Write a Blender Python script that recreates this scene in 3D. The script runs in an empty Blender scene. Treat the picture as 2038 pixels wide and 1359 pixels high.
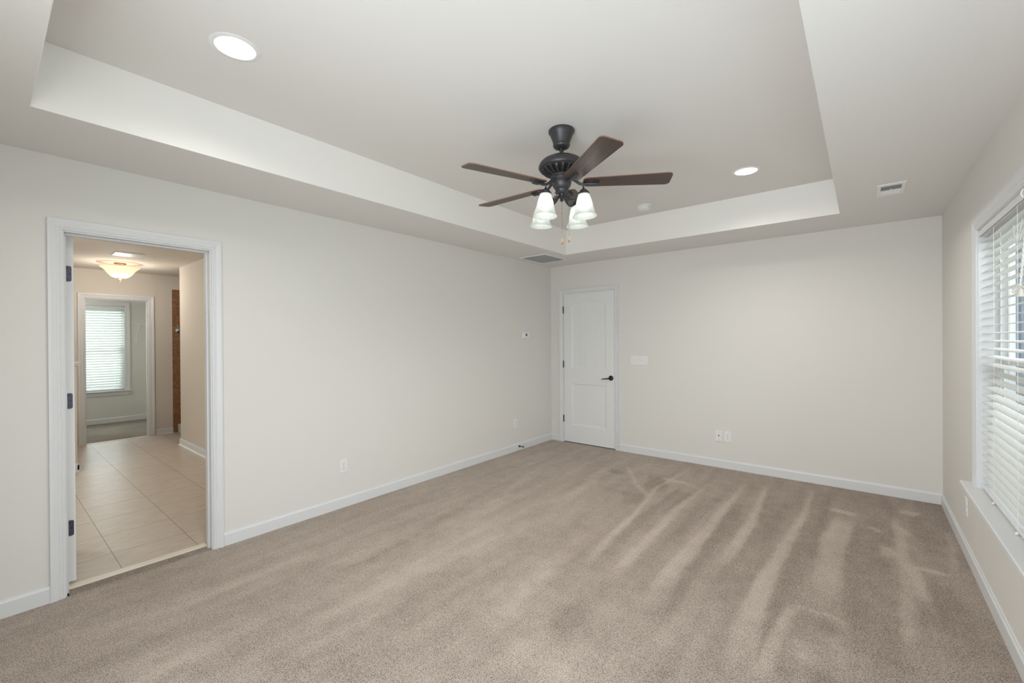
import bpy, bmesh, math, random
from mathutils import Vector, Matrix
random.seed(7)
sc = bpy.context.scene
C = sc.collection
PI = math.pi

# ------------------------------------------------------------------ camera
W, H, ZT = 3.959, 2.439, 2.722          # room width, lower ceiling, raised tray ceiling
YF = -5.62                              # wall behind the camera
f, yaw, pit, rol = 861.306, -0.68258, -0.00339, -0.006376
cam = bpy.data.cameras.new('camera')
cam.sensor_width = 36.0
cam.sensor_fit = 'HORIZONTAL'
cam.lens = f / 2038 * 36
cam.clip_start = 0.02
camo = bpy.data.objects.new('camera', cam)
C.objects.link(camo)
F = Vector((math.sin(yaw) * math.cos(pit), math.cos(yaw) * math.cos(pit), math.sin(pit)))
R = F.cross(Vector((0, 0, 1))).normalized()
U = R.cross(F)
R2 = R * math.cos(rol) + U * math.sin(rol)
U2 = -R * math.sin(rol) + U * math.cos(rol)
M = Matrix((R2, U2, -F)).transposed().to_4x4()
M.translation = Vector((3.4446, -5.1195, 1.4124))
camo.matrix_world = M
sc.camera = camo

# ------------------------------------------------------------------ sky, exposure, daylight, added fill
sc.view_settings.view_transform = 'Standard'
sc.view_settings.look = 'None'
sc.view_settings.gamma = 1
sc.view_settings.use_curve_mapping = False
sc.view_settings.exposure = 0.12
wd = bpy.data.worlds.new('sky')
sc.world = wd
wd.use_nodes = True
wd.node_tree.nodes['Background'].inputs[0].default_value = (0.80, 0.89, 1.0, 1)
wd.node_tree.nodes['Background'].inputs[1].default_value = 0.85


def area(name, loc, rot, sx, sy, power, col=(1, 1, 1), spread=PI):
    l = bpy.data.lights.new(name, 'AREA')
    l.shape = 'RECTANGLE'
    l.size, l.size_y = sx, sy
    l.energy = power
    l.color = col
    l.spread = spread
    o = bpy.data.objects.new(name, l)
    C.objects.link(o)
    o.location = loc
    o.rotation_euler = rot
    return o


FILL_TINT = (0.90, 0.955, 1.0)
# added fill through two unseen openings, in the right wall and behind the camera
area('fill_right_near', (W + 0.30, -4.45, 1.35), (0, PI / 2, 0), 1.45, 1.45, 18, FILL_TINT)
area('fill_front', (2.92, YF - 0.25, 1.20), (PI / 2, 0, 0), 1.6, 1.8, 53, (0.88, 0.95, 1.0))
area('fill_front_up', (2.92, YF - 0.30, 0.75), (PI / 2 + math.radians(35), 0, 0), 1.6, 1.1, 8, (0.95, 0.98, 1.0), math.radians(120))  # added fill tilted upwards to brighten the ceiling
# daylight outside the blinds
area('daylight_blind_window', (W + 0.75, -2.1, 2.3), (0, math.radians(62), 0), 1.4, 2.4, 52, (1, 0.98, 1.0))
area('daylight_closet_window', (-7.35, -3.95, 1.5), (0, -PI / 2, 0), 1.7, 1.2, 60, (0.96, 1.0, 0.98))


# ------------------------------------------------------------------ helpers
def tag(o, label=None, cat=None, group=None, kind=None):
    if label: o['label'] = label
    if cat: o['category'] = cat
    if group: o['group'] = group
    if kind: o['kind'] = kind
    return o


def empty(name, loc, rz=0, label=None, cat=None, group=None, kind=None):
    o = bpy.data.objects.new(name, None)
    C.objects.link(o)
    o.location = loc
    o.rotation_euler = (0, 0, rz)
    o.empty_display_size = 0.1
    return tag(o, label, cat, group, kind)


class MB:
    def __init__(self):
        self.bm = bmesh.new()

    def box(self, x0, x1, y0, y1, z0, z1, mi=0):
        v = [self.bm.verts.new((x, y, z)) for z in (z0, z1) for y in (y0, y1) for x in (x0, x1)]
        for q in ((0, 2, 3, 1), (4, 5, 7, 6), (0, 1, 5, 4), (2, 6, 7, 3), (0, 4, 6, 2), (1, 3, 7, 5)):
            fa = self.bm.faces.new([v[i] for i in q])
            fa.material_index = mi
        return self

    def lathe(self, prof, n=48, mat=None, cap=True, flute=None):
        rings = []
        for r, z in prof:
            ring = []
            for i in range(n):
                a = 2 * PI * i / n
                rr = r
                if flute: rr = r * (1 + flute * math.cos(a * n / 4))
                p = Vector((rr * math.cos(a), rr * math.sin(a), z))
                if mat is not None: p = mat @ p
                ring.append(self.bm.verts.new(p))
            rings.append(ring)
        for a, b in zip(rings, rings[1:]):
            for i in range(n):
                j = (i + 1) % n
                self.bm.faces.new((a[i], a[j], b[j], b[i]))
        if cap:
            if prof[0][0] > 1e-4: self.bm.faces.new(list(reversed(rings[0])))
            if prof[-1][0] > 1e-4: self.bm.faces.new(rings[-1])
        return self

    def tube(self, pts, r, n=8):
        pts = [Vector(p) for p in pts]
        rad = r if isinstance(r, (list, tuple)) else [r] * len(pts)
        rings = []
        up = Vector((0, 0, 1))
        prev = None
        for k, p in enumerate(pts):
            d = (pts[min(k + 1, len(pts) - 1)] - pts[max(k - 1, 0)]).normalized()
            ref = prev if prev is not None else (Vector((1, 0, 0)) if abs(d.z) > .9 else up)
            s = d.cross(ref)
            if s.length < 1e-4: s = d.cross(Vector((1, 0, 0)))
            s.normalize()
            t = s.cross(d).normalized()
            prev = t
            rings.append([self.bm.verts.new(p + (s * math.cos(2 * PI * i / n) + t * math.sin(2 * PI * i / n)) * rad[k]) for i in range(n)])
        for a, b in zip(rings, rings[1:]):
            for i in range(n):
                j = (i + 1) % n
                self.bm.faces.new((a[i], a[j], b[j], b[i]))
        self.bm.faces.new(list(reversed(rings[0])))
        self.bm.faces.new(rings[-1])
        return self

    def prism(self, poly, fn, t0, t1, mi=0, mside=None):
        """polygon of (a,b) swept between t0 and t1; fn(a,b,t) gives the point"""
        lo = [self.bm.verts.new(fn(a, b, t0)) for a, b in poly]
        hi = [self.bm.verts.new(fn(a, b, t1)) for a, b in poly]
        n = len(poly)
        x = self.bm.faces.new(list(reversed(lo))); x.material_index = mi
        x = self.bm.faces.new(hi); x.material_index = mi
        for i in range(n):
            j = (i + 1) % n
            x = self.bm.faces.new((lo[i], lo[j], hi[j], hi[i]))
            x.material_index = mi if mside is None else mside
        return self

    def build(self, name, mats, parent=None, smooth=False, bevel=0, angle=40):
        me = bpy.data.meshes.new(name)
        bmesh.ops.recalc_face_normals(self.bm, faces=self.bm.faces)
        self.bm.to_mesh(me)
        self.bm.free()
        for m in (mats if isinstance(mats, (list, tuple)) else [mats]):
            me.materials.append(m)
        o = bpy.data.objects.new(name, me)
        C.objects.link(o)
        if parent is not None: o.parent = parent
        if smooth:
            for p in me.polygons: p.use_smooth = True
            me.set_sharp_from_angle(angle=math.radians(angle))
        if bevel:
            b = o.modifiers.new('bevel', 'BEVEL')
            b.width = bevel
            b.segments = 2
            b.limit_method = 'ANGLE'
            b.angle_limit = math.radians(50)
        return o


def struct(o, label=None):
    return tag(o, label, None, None, 'structure')


def copy_tree(o, parent=None):
    c = o.copy()
    C.objects.link(c)
    c.parent = parent
    for ch in list(o.children):
        copy_tree(ch, c)
    return c


# ------------------------------------------------------------------ materials
def mat(name, col, rough=0.6, metal=0.0, spec=0.5):
    m = bpy.data.materials.new(name)
    m.use_nodes = True
    b = m.node_tree.nodes['Principled BSDF']
    b.inputs['Base Color'].default_value = (*col, 1)
    b.inputs['Roughness'].default_value = rough
    b.inputs['Metallic'].default_value = metal
    b.inputs['Specular IOR Level'].default_value = spec
    return m


def nodes(m):
    return m.node_tree.nodes, m.node_tree.links, m.node_tree.nodes['Principled BSDF']


def add(nt, t, **kw):
    n = nt.nodes.new(t)
    for k, v in kw.items():
        setattr(n, k, v)
    return n


def paint(name, col, rough=0.75, scale=260, strength=0.05):
    m = mat(name, col, rough, 0, 0.3)
    n, l, b = nodes(m)
    tc = add(m.node_tree, 'ShaderNodeTexCoord')
    no = add(m.node_tree, 'ShaderNodeTexNoise')
    no.inputs['Scale'].default_value = scale
    no.inputs['Detail'].default_value = 3
    bu = add(m.node_tree, 'ShaderNodeBump')
    bu.inputs['Strength'].default_value = strength
    bu.inputs['Distance'].default_value = 0.002
    l.new(tc.outputs['Object'], no.inputs['Vector'])
    l.new(no.outputs[0], bu.inputs['Height'])
    l.new(bu.outputs[0], b.inputs['Normal'])
    return m


M_WALL = paint('wall_paint', (0.775, 0.755, 0.715))
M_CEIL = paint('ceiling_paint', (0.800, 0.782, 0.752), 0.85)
M_TRAY = paint('lightened_tray_paint', (0.90, 0.885, 0.85))  # lightened to make up for light the tray sides lack
M_BATH = paint('bath_wall_paint', (0.73, 0.665, 0.59))
M_CLOSET = paint('closet_wall_paint', (0.72, 0.72, 0.68))
M_TRIM = mat('white_trim_enamel', (0.76, 0.765, 0.77), 0.38)
M_DOOR = mat('white_door_enamel', (0.83, 0.83, 0.82), 0.42)
M_PLATE = mat('white_plastic', (0.85, 0.85, 0.84), 0.35)
M_IVORY = mat('cream_plastic', (0.80, 0.77, 0.68), 0.5)
M_SLOT = mat('dark_slot', (0.05, 0.05, 0.05), 0.7)
M_HOLE = mat('vent_shaft', (0.20, 0.20, 0.20), 0.9)  # grey with the register shaft's shade in it; also on the floor slab
M_IRON = mat('black_oil_rubbed_metal', (0.016, 0.014, 0.014), 0.40, 0.15)
M_HINGE = mat('dark_grey_hinge_metal', (0.085, 0.088, 0.11), 0.42, 0.7)
M_FAN = mat('aged_dark_bronze', (0.070, 0.068, 0.073), 0.42, 0.55)
M_FANDARK = mat('shadowed_motor_vent', (0.012, 0.012, 0.014), 0.6, 0.2)
M_BRASS = mat('aged_bronze_fixture', (0.24, 0.15, 0.08), 0.4, 0.8)
M_CHAIN = mat('bead_chain', (0.20, 0.17, 0.15), 0.4, 0.7)
M_FOB = mat('turned_wood_fob', (0.20, 0.09, 0.055), 0.25)
M_VINYL = mat('white_vinyl', (0.82, 0.83, 0.83), 0.4)
M_CORD = mat('white_blind_cord', (0.86, 0.84, 0.79), 0.8)
M_CHROME = mat('brushed_nickel', (0.62, 0.60, 0.56), 0.25, 1.0)
M_THRESH = paint('cream_marble', (0.82, 0.76, 0.64), 0.35, 40, 0.02)
M_WIRE = mat('white_coated_wire', (0.85, 0.85, 0.83), 0.45)
M_DISPLAY = mat('grey_display', (0.06, 0.07, 0.07), 0.3)

# blind slats: thin painted slats that let a little daylight through
def slat_mat(name, col, tr):
    m = mat(name, col, 0.5)
    n, l, b = nodes(m)
    t = add(m.node_tree, 'ShaderNodeBsdfTranslucent')
    t.inputs[0].default_value = (*col, 1)
    mx = add(m.node_tree, 'ShaderNodeMixShader')
    mx.inputs[0].default_value = tr
    l.new(b.outputs[0], mx.inputs[1]); l.new(t.outputs[0], mx.inputs[2])
    l.new(mx.outputs[0], n['Material Output'].inputs[0])
    return m


M_SLAT = slat_mat('white_blind_slat', (0.84, 0.84, 0.81), 0.12)
M_SLATC = slat_mat('backlit_blind_slat', (0.80, 0.83, 0.80), 0.16)


def glass_mat(name):
    m = bpy.data.materials.new(name)
    m.use_nodes = True
    nt = m.node_tree
    nt.nodes.remove(nt.nodes['Principled BSDF'])
    tr = add(nt, 'ShaderNodeBsdfTransparent')
    tr.inputs[0].default_value = (0.90, 0.94, 0.95, 1)
    gl = add(nt, 'ShaderNodeBsdfGlossy')
    gl.inputs['Roughness'].default_value = 0.03
    fr = add(nt, 'ShaderNodeFresnel')
    fr.inputs[0].default_value = 1.25
    mx = add(nt, 'ShaderNodeMixShader')
    ge = add(nt, 'ShaderNodeNewGeometry')
    sub = add(nt, 'ShaderNodeMath', operation='SUBTRACT', use_clamp=True)   # the pane reflects at its outer face only
    nt.links.new(fr.outputs[0], sub.inputs[0]); nt.links.new(ge.outputs['Backfacing'], sub.inputs[1])
    nt.links.new(sub.outputs[0], mx.inputs[0])
    nt.links.new(tr.outputs[0], mx.inputs[1]); nt.links.new(gl.outputs[0], mx.inputs[2])
    nt.links.new(mx.outputs[0], nt.nodes['Material Output'].inputs[0])
    return m


M_GLASS = glass_mat('window_glass')


def emit(name, col, s):
    m = bpy.data.materials.new(name)
    m.use_nodes = True
    nt = m.node_tree
    nt.nodes.remove(nt.nodes['Principled BSDF'])
    e = add(nt, 'ShaderNodeEmission')
    e.inputs[0].default_value = (*col, 1)
    e.inputs[1].default_value = s
    nt.links.new(e.outputs[0], nt.nodes['Material Output'].inputs[0])
    return m


M_BULB = emit('lit_bulb', (1.0, 0.98, 0.95), 4.5)
M_CANLENS = emit('lit_downlight_lens', (1.0, 0.97, 0.93), 2.6)
M_CANTRIM = mat('white_baffle', (0.88, 0.86, 0.83), 0.5)


def shade_mat(name, col, s, tr=0.5, clear=0.0):
    """frosted lamp glass: translucent, and glowing from the bulb within"""
    m = mat(name, col, 0.35)
    n, l, b = nodes(m)
    b.inputs['Emission Color'].default_value = (*col, 1)
    b.inputs['Emission Strength'].default_value = s
    t = add(m.node_tree, 'ShaderNodeBsdfTranslucent')
    t.inputs[0].default_value = (*col, 1)
    mx = add(m.node_tree, 'ShaderNodeMixShader')
    mx.inputs[0].default_value = tr
    l.new(b.outputs[0], mx.inputs[1]); l.new(t.outputs[0], mx.inputs[2])
    cl = add(m.node_tree, 'ShaderNodeBsdfTransparent')
    m2 = add(m.node_tree, 'ShaderNodeMixShader')
    m2.inputs[0].default_value = clear
    l.new(mx.outputs[0], m2.inputs[1]); l.new(cl.outputs[0], m2.inputs[2])
    l.new(m2.outputs[0], n['Material Output'].inputs[0])
    return m


M_SHADE = shade_mat('frosted_ribbed_glass', (0.80, 0.83, 0.79), 0.14, 0.4, 0.22)
M_BOWL = shade_mat('alabaster_glass', (0.92, 0.80, 0.64), 0.42, 0.4, 0.10)


# carpet
def carpet_mat(name, light, dark, fleck, nap=True):
    m = mat(name, light, 0.95, 0, 0.1)
    n, l, b = nodes(m)
    nt = m.node_tree
    tc = add(nt, 'ShaderNodeTexCoord')
    fine = add(nt, 'ShaderNodeTexNoise')
    fine.inputs['Scale'].default_value = 225
    fine.inputs['Detail'].default_value = 3.5
    fine.inputs['Roughness'].default_value = 0.65
    fine.inputs['Distortion'].default_value = 0.6
    fm = add(nt, 'ShaderNodeMapping')
    fm.inputs['Rotation'].default_value = (0, 0, -0.5)
    fm.inputs['Scale'].default_value = (0.86, 1.12, 1)
    l.new(tc.outputs['Object'], fm.inputs['Vector'])
    l.new(fm.outputs[0], fine.inputs['Vector'])
    vor = add(nt, 'ShaderNodeTexVoronoi')
    vor.inputs['Scale'].default_value = 130
    l.new(tc.outputs['Object'], vor.inputs['Vector'])
    mid = add(nt, 'ShaderNodeTexNoise')
    mid.inputs['Scale'].default_value = 9
    mid.inputs['Detail'].default_value = 5
    l.new(tc.outputs['Object'], mid.inputs['Vector'])
    # nap direction of the pile, where the vacuum cleaner has brushed it; its shading is put into the colour
    if nap:
        at = add(nt, 'ShaderNodeAttribute', attribute_name='nap')
        napv = at.outputs['Fac']
    else:
        big = add(nt, 'ShaderNodeTexNoise')
        big.inputs['Scale'].default_value = 3
        l.new(tc.outputs['Object'], big.inputs['Vector'])
        napv = big.outputs[0]
    ad = add(nt, 'ShaderNodeMath', operation='MULTIPLY_ADD')
    l.new(mid.outputs[0], ad.inputs[0]); ad.inputs[1].default_value = 0.45
    l.new(napv, ad.inputs[2])
    # ragged clumps a few centimetres wide
    m2 = add(nt, 'ShaderNodeTexNoise')
    m2.inputs['Scale'].default_value = 60
    m2.inputs['Detail'].default_value = 5
    m2.inputs['Roughness'].default_value = 0.7
    l.new(tc.outputs['Object'], m2.inputs['Vector'])
    ad2 = add(nt, 'ShaderNodeMath', operation='MULTIPLY_ADD')
    l.new(m2.outputs[0], ad2.inputs[0]); ad2.inputs[1].default_value = 0.95
    l.new(ad.outputs[0], ad2.inputs[2])
    # long faint strokes of the vacuum cleaner
    sm = add(nt, 'ShaderNodeMapping')
    sm.inputs['Rotation'].default_value = (0, 0, 0.16)
    sm.inputs['Scale'].default_value = (5.5, 0.75, 1)
    l.new(tc.outputs['Object'], sm.inputs['Vector'])
    st_ = add(nt, 'ShaderNodeTexNoise')
    st_.inputs['Scale'].default_value = 1.5
    st_.inputs['Detail'].default_value = 3
    l.new(sm.outputs[0], st_.inputs['Vector'])
    ad3 = add(nt, 'ShaderNodeMath', operation='MULTIPLY_ADD')
    l.new(st_.outputs[0], ad3.inputs[0]); ad3.inputs[1].default_value = 0.65
    l.new(ad2.outputs[0], ad3.inputs[2])
    mr = add(nt, 'ShaderNodeMapRange')
    mr.inputs['From Min'].default_value = 1.06
    mr.inputs['From Max'].default_value = 1.85
    l.new(ad3.outputs[0], mr.inputs[0])
    mx = add(nt, 'ShaderNodeMix', data_type='RGBA')
    mx.inputs[6].default_value = (*dark, 1)
    mx.inputs[7].default_value = (*light, 1)
    l.new(mr.outputs[0], mx.inputs[0])
    # shade between the tufts and darker fibres, put into the colour; the more the pile stands away the more gaps show
    thr = add(nt, 'ShaderNodeMapRange')
    thr.inputs['From Min'].default_value = 0.40
    thr.inputs['From Max'].default_value = 0.56
    fa = add(nt, 'ShaderNodeMath', operation='MULTIPLY_ADD')
    l.new(mr.outputs[0], fa.inputs[0]); fa.inputs[1].default_value = 0.07
    l.new(fine.outputs[0], fa.inputs[2])
    l.new(fa.outputs[0], thr.inputs[0])
    thr.inputs['To Min'].default_value = 0.0
    thr.inputs['To Max'].default_value = 1.0
    mx2 = add(nt, 'ShaderNodeMix', data_type='RGBA')
    mx2.inputs[6].default_value = (*fleck, 1)
    l.new(mx.outputs[2], mx2.inputs[7])
    l.new(thr.outputs[0], mx2.inputs[0])
    # slight lighter tips
    tip = add(nt, 'ShaderNodeMapRange')
    tip.inputs['From Min'].default_value = 0.52
    tip.inputs['From Max'].default_value = 0.72
    tip.inputs['To Min'].default_value = 0.94
    tip.inputs['To Max'].default_value = 1.22
    l.new(fine.outputs[0], tip.inputs[0])
    mul = add(nt, 'ShaderNodeMix', data_type='RGBA', blend_type='MULTIPLY')
    mul.inputs[0].default_value = 1
    l.new(mx2.outputs[2], mul.inputs[6])
    l.new(tip.outputs[0], mul.inputs[7])
    l.new(mul.outputs[2], b.inputs['Base Color'])
    hs = add(nt, 'ShaderNodeMath', operation='ADD')
    l.new(fine.outputs[0], hs.inputs[0])
    vm = add(nt, 'ShaderNodeMath', operation='MULTIPLY')
    vm.inputs[1].default_value = -0.5
    l.new(vor.outputs[0], vm.inputs[0]); l.new(vm.outputs[0], hs.inputs[1])
    bu = add(nt, 'ShaderNodeBump')
    bu.inputs['Strength'].default_value = 0.8
    bu.inputs['Distance'].default_value = 0.009
    l.new(hs.outputs[0], bu.inputs['Height'])
    l.new(bu.outputs[0], b.inputs['Normal'])
    b.inputs['Sheen Weight'].default_value = 0.15
    return m


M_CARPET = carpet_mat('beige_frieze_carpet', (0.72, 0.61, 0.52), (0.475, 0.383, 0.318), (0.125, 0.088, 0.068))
M_CARPET2 = carpet_mat('closet_carpet', (0.38, 0.34, 0.28), (0.28, 0.24, 0.19), (0.14, 0.11, 0.09), False)


# floor tiles, 40 cm, with faint striations
def tile_mat():
    m = mat('beige_floor_tile', (0.5, 0.4, 0.3), 0.36, 0, 0.5)
    n, l, b = nodes(m)
    nt = m.node_tree
    tc = add(nt, 'ShaderNodeTexCoord')
    mp = add(nt, 'ShaderNodeMapping')
    mp.inputs['Location'].default_value = (0.877 + 0.8, 4.565 + 0.4, 0)
    l.new(tc.outputs['Object'], mp.inputs['Vector'])
    br = add(nt, 'ShaderNodeTexBrick', offset=0.0, squash=1.0)
    br.inputs['Scale'].default_value = 1.0
    br.inputs['Brick Width'].default_value = 0.4045
    br.inputs['Row Height'].default_value = 0.398
    br.inputs['Mortar Size'].default_value = 0.0022
    br.inputs['Mortar Smooth'].default_value = 0.0
    br.inputs['Color1'].default_value = (0.60, 0.515, 0.43, 1)
    br.inputs['Color2'].default_value = (0.575, 0.49, 0.41, 1)
    br.inputs['Mortar'].default_value = (0.24, 0.18, 0.135, 1)
    l.new(mp.outputs[0], br.inputs['Vector'])
    ms = add(nt, 'ShaderNodeMapping')
    ms.inputs['Scale'].default_value = (34, 5, 1)
    ms.inputs['Rotation'].default_value = (0, 0, 0.12)
    l.new(tc.outputs['Object'], ms.inputs['Vector'])
    no = add(nt, 'ShaderNodeTexNoise')
    no.inputs['Scale'].default_value = 1.6
    no.inputs['Detail'].default_value = 6
    l.new(ms.outputs[0], no.inputs['Vector'])
    mr = add(nt, 'ShaderNodeMapRange')
    mr.inputs['From Min'].default_value = 0.3
    mr.inputs['From Max'].default_value = 0.7
    mr.inputs['To Min'].default_value = 0.86
    mr.inputs['To Max'].default_value = 1.10
    l.new(no.outputs[0], mr.inputs[0])
    mu = add(nt, 'ShaderNodeMix', data_type='RGBA', blend_type='MULTIPLY')
    mu.inputs[0].default_value = 1
    l.new(br.outputs[0], mu.inputs[6]); l.new(mr.outputs[0], mu.inputs[7])
    l.new(mu.outputs[2], b.inputs['Base Color'])
    bu = add(nt, 'ShaderNodeBump')
    bu.inputs['Strength'].default_value = 0.25
    bu.inputs['Distance'].default_value = 0.002
    iv = add(nt, 'ShaderNodeMath', operation='SUBTRACT')
    l.new(no.outputs[0], iv.inputs[0]); l.new(br.outputs[1], iv.inputs[1])
    l.new(iv.outputs[0], bu.inputs['Height'])
    l.new(bu.outputs[0], b.inputs['Normal'])
    return m


M_TILE = tile_mat()


def shower_mat():
    m = mat('brown_stone_wall_tile', (0.4, 0.22, 0.12), 0.4)
    n, l, b = nodes(m)
    nt = m.node_tree
    tc = add(nt, 'ShaderNodeTexCoord')
    sp = add(nt, 'ShaderNodeSeparateXYZ')
    l.new(tc.outputs['Object'], sp.inputs[0])
    cb = add(nt, 'ShaderNodeCombineXYZ')
    l.new(sp.outputs[1], cb.inputs[0]); l.new(sp.outputs[2], cb.inputs[1])
    br = add(nt, 'ShaderNodeTexBrick', offset=0.0)
    br.inputs['Scale'].default_value = 1.0
    br.inputs['Brick Width'].default_value = 0.33
    br.inputs['Row Height'].default_value = 0.33
    br.inputs['Mortar Size'].default_value = 0.004
    br.inputs['Color1'].default_value = (0.34, 0.175, 0.085, 1)
    br.inputs['Color2'].default_value = (0.29, 0.15, 0.075, 1)
    br.inputs['Mortar'].default_value = (0.42, 0.25, 0.14, 1)
    l.new(cb.outputs[0], br.inputs['Vector'])
    no = add(nt, 'ShaderNodeTexNoise')
    no.inputs['Scale'].default_value = 22
    no.inputs['Detail'].default_value = 5
    l.new(tc.outputs['Object'], no.inputs['Vector'])
    mr = add(nt, 'ShaderNodeMapRange')
    mr.inputs['From Min'].default_value = 0.3
    mr.inputs['From Max'].default_value = 0.7
    mr.inputs['To Min'].default_value = 0.65
    mr.inputs['To Max'].default_value = 1.25
    l.new(no.outputs[0], mr.inputs[0])
    mu = add(nt, 'ShaderNodeMix', data_type='RGBA', blend_type='MULTIPLY')
    mu.inputs[0].default_value = 1
    l.new(br.outputs[0], mu.inputs[6]); l.new(mr.outputs[0], mu.inputs[7])
    l.new(mu.outputs[2], b.inputs['Base Color'])
    return m


M_SHOWER = shower_mat()


def wood_mat():
    m = mat('walnut_blade_veneer', (0.1, 0.06, 0.045), 0.33, 0, 0.6)
    n, l, b = nodes(m)
    nt = m.node_tree
    tc = add(nt, 'ShaderNodeTexCoord')
    mp = add(nt, 'ShaderNodeMapping')
    mp.inputs['Scale'].default_value = (2.5, 45, 45)
    l.new(tc.outputs['Object'], mp.inputs['Vector'])
    no = add(nt, 'ShaderNodeTexNoise')
    no.inputs['Scale'].default_value = 1.5
    no.inputs['Detail'].default_value = 6
    no.inputs['Distortion'].default_value = 1.2
    l.new(mp.outputs[0], no.inputs['Vector'])
    cr = add(nt, 'ShaderNodeValToRGB')
    cr.color_ramp.elements[0].position = 0.32
    cr.color_ramp.elements[0].color = (0.035, 0.021, 0.018, 1)
    cr.color_ramp.elements[1].position = 0.70
    cr.color_ramp.elements[1].color = (0.095, 0.058, 0.048, 1)
    l.new(no.outputs[0], cr.inputs[0])
    l.new(cr.outputs[0], b.inputs['Base Color'])
    return m


M_BLADE = wood_mat()
M_EDGE = mat('copper_brown_blade_edge', (0.24, 0.12, 0.08), 0.4)


def siding_mat():
    m = mat('pale_lap_siding', (0.62, 0.66, 0.68), 0.8)
    n, l, b = nodes(m)
    nt = m.node_tree
    tc = add(nt, 'ShaderNodeTexCoord')
    wv = add(nt, 'ShaderNodeTexWave', bands_direction='Z', wave_profile='SAW')
    wv.inputs['Scale'].default_value = 2.2
    l.new(tc.outputs['Object'], wv.inputs['Vector'])
    bu = add(nt, 'ShaderNodeBump')
    bu.inputs['Strength'].default_value = 0.6
    bu.inputs['Distance'].default_value = 0.03
    l.new(wv.outputs[0], bu.inputs['Height'])
    l.new(bu.outputs[0], b.inputs['Normal'])
    return m


M_SIDING = siding_mat()
M_CURTAIN = mat('blue_grey_curtain', (0.62, 0.68, 0.80), 0.8)
M_DUCT = mat('shaft_shade_grey', (0.66, 0.65, 0.62), 0.9)  # grey that carries the shade inside the return shaft
M_GRASS = paint('lawn', (0.20, 0.25, 0.12), 0.95, 30, 0.5)
M_ROOF = paint('grey_shingles', (0.16, 0.16, 0.17), 0.9, 30, 0.5)


# ------------------------------------------------------------------ shell
def wall(name, axis, a0, a1, u0, u1, z0, z1, holes, m, label):
    """wall slab: thickness a0..a1 along axis, length u0..u1, with holes (u0,u1,z0,z1)"""
    us = sorted({u0, u1, *[h[0] for h in holes], *[h[1] for h in holes]})
    zs = sorted({z0, z1, *[h[2] for h in holes], *[h[3] for h in holes]})
    us = [u for u in us if u0 <= u <= u1]
    zs = [z for z in zs if z0 <= z <= z1]
    bm = bmesh.new()
    def P(a, u, z): return (a, u, z) if axis == 'x' else (u, a, z)
    vd = {}
    def V(a, u, z):
        k = (a, u, z)
        if k not in vd: vd[k] = bm.verts.new(P(a, u, z))
        return vd[k]
    def solid(i, j):
        if not (0 <= i < len(us) - 1 and 0 <= j < len(zs) - 1): return False
        cu, cz = (us[i] + us[i + 1]) / 2, (zs[j] + zs[j + 1]) / 2
        return not any(h[0] < cu < h[1] and h[2] < cz < h[3] for h in holes)
    for i in range(len(us) - 1):
        for j in range(len(zs) - 1):
            if not solid(i, j): continue
            A, B, c, d = us[i], us[i + 1], zs[j], zs[j + 1]
            bm.faces.new((V(a0, A, c), V(a0, B, c), V(a0, B, d), V(a0, A, d)))
            bm.faces.new((V(a1, A, c), V(a1, A, d), V(a1, B, d), V(a1, B, c)))
            if not solid(i - 1, j): bm.faces.new((V(a0, A, c), V(a0, A, d), V(a1, A, d), V(a1, A, c)))
            if not solid(i + 1, j): bm.faces.new((V(a0, B, c), V(a1, B, c), V(a1, B, d), V(a0, B, d)))
            if not solid(i, j - 1): bm.faces.new((V(a0, A, c), V(a1, A, c), V(a1, B, c), V(a0, B, c)))
            if not solid(i, j + 1): bm.faces.new((V(a0, A, d), V(a0, B, d), V(a1, B, d), V(a1, A, d)))
    mb = MB(); mb.bm.free(); mb.bm = bm
    return struct(mb.build(name, m), label)


TW = 0.115
WT = 0.14
DL = (-4.839, -4.113, 0.0, 2.048)       # doorway to the bathroom (y0,y1,z0,z1)
DB = (0.190, 0.992, 0.0, 2.066)         # panelled door in the back wall (x0,x1,z0,z1)
W1 = (-3.30, -1.470, 0.515, 2.030)      # blind window in the right wall
W2 = (-5.20, -3.72, 0.515, 2.030)       # added near window in the right wall, unseen, to let light in
WF = (2.10, 3.75, 0.10, 2.05)           # added opening behind the camera, unseen, to let light in
wall('wall_left', 'x', -TW, 0, YF, 0, 0, 2.9, [DL], M_WALL, 'long cream wall with the open doorway')
wall('wall_back', 'y', 0, TW, -TW, W + WT, 0, 2.9, [DB], M_WALL, 'far cream wall with the white panelled door')
wall('wall_right', 'x', W, W + WT, YF, 0, -0.3, 2.9, [W1, W2], M_WALL, 'cream wall with the blind-covered window')
wall('wall_front', 'y', YF - WT, YF, -TW, W + WT, -0.3, 2.9, [WF], M_WALL, 'wall behind the photographer')
# added backing behind the closed door, keeps outside light out of its gap
struct(MB().box(DB[0] - .05, DB[1] + .05, TW + .001, TW + .02, 0, 2.2).build('door_backing', M_WALL), 'added backing panel blocking light behind the panelled door')

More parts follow.
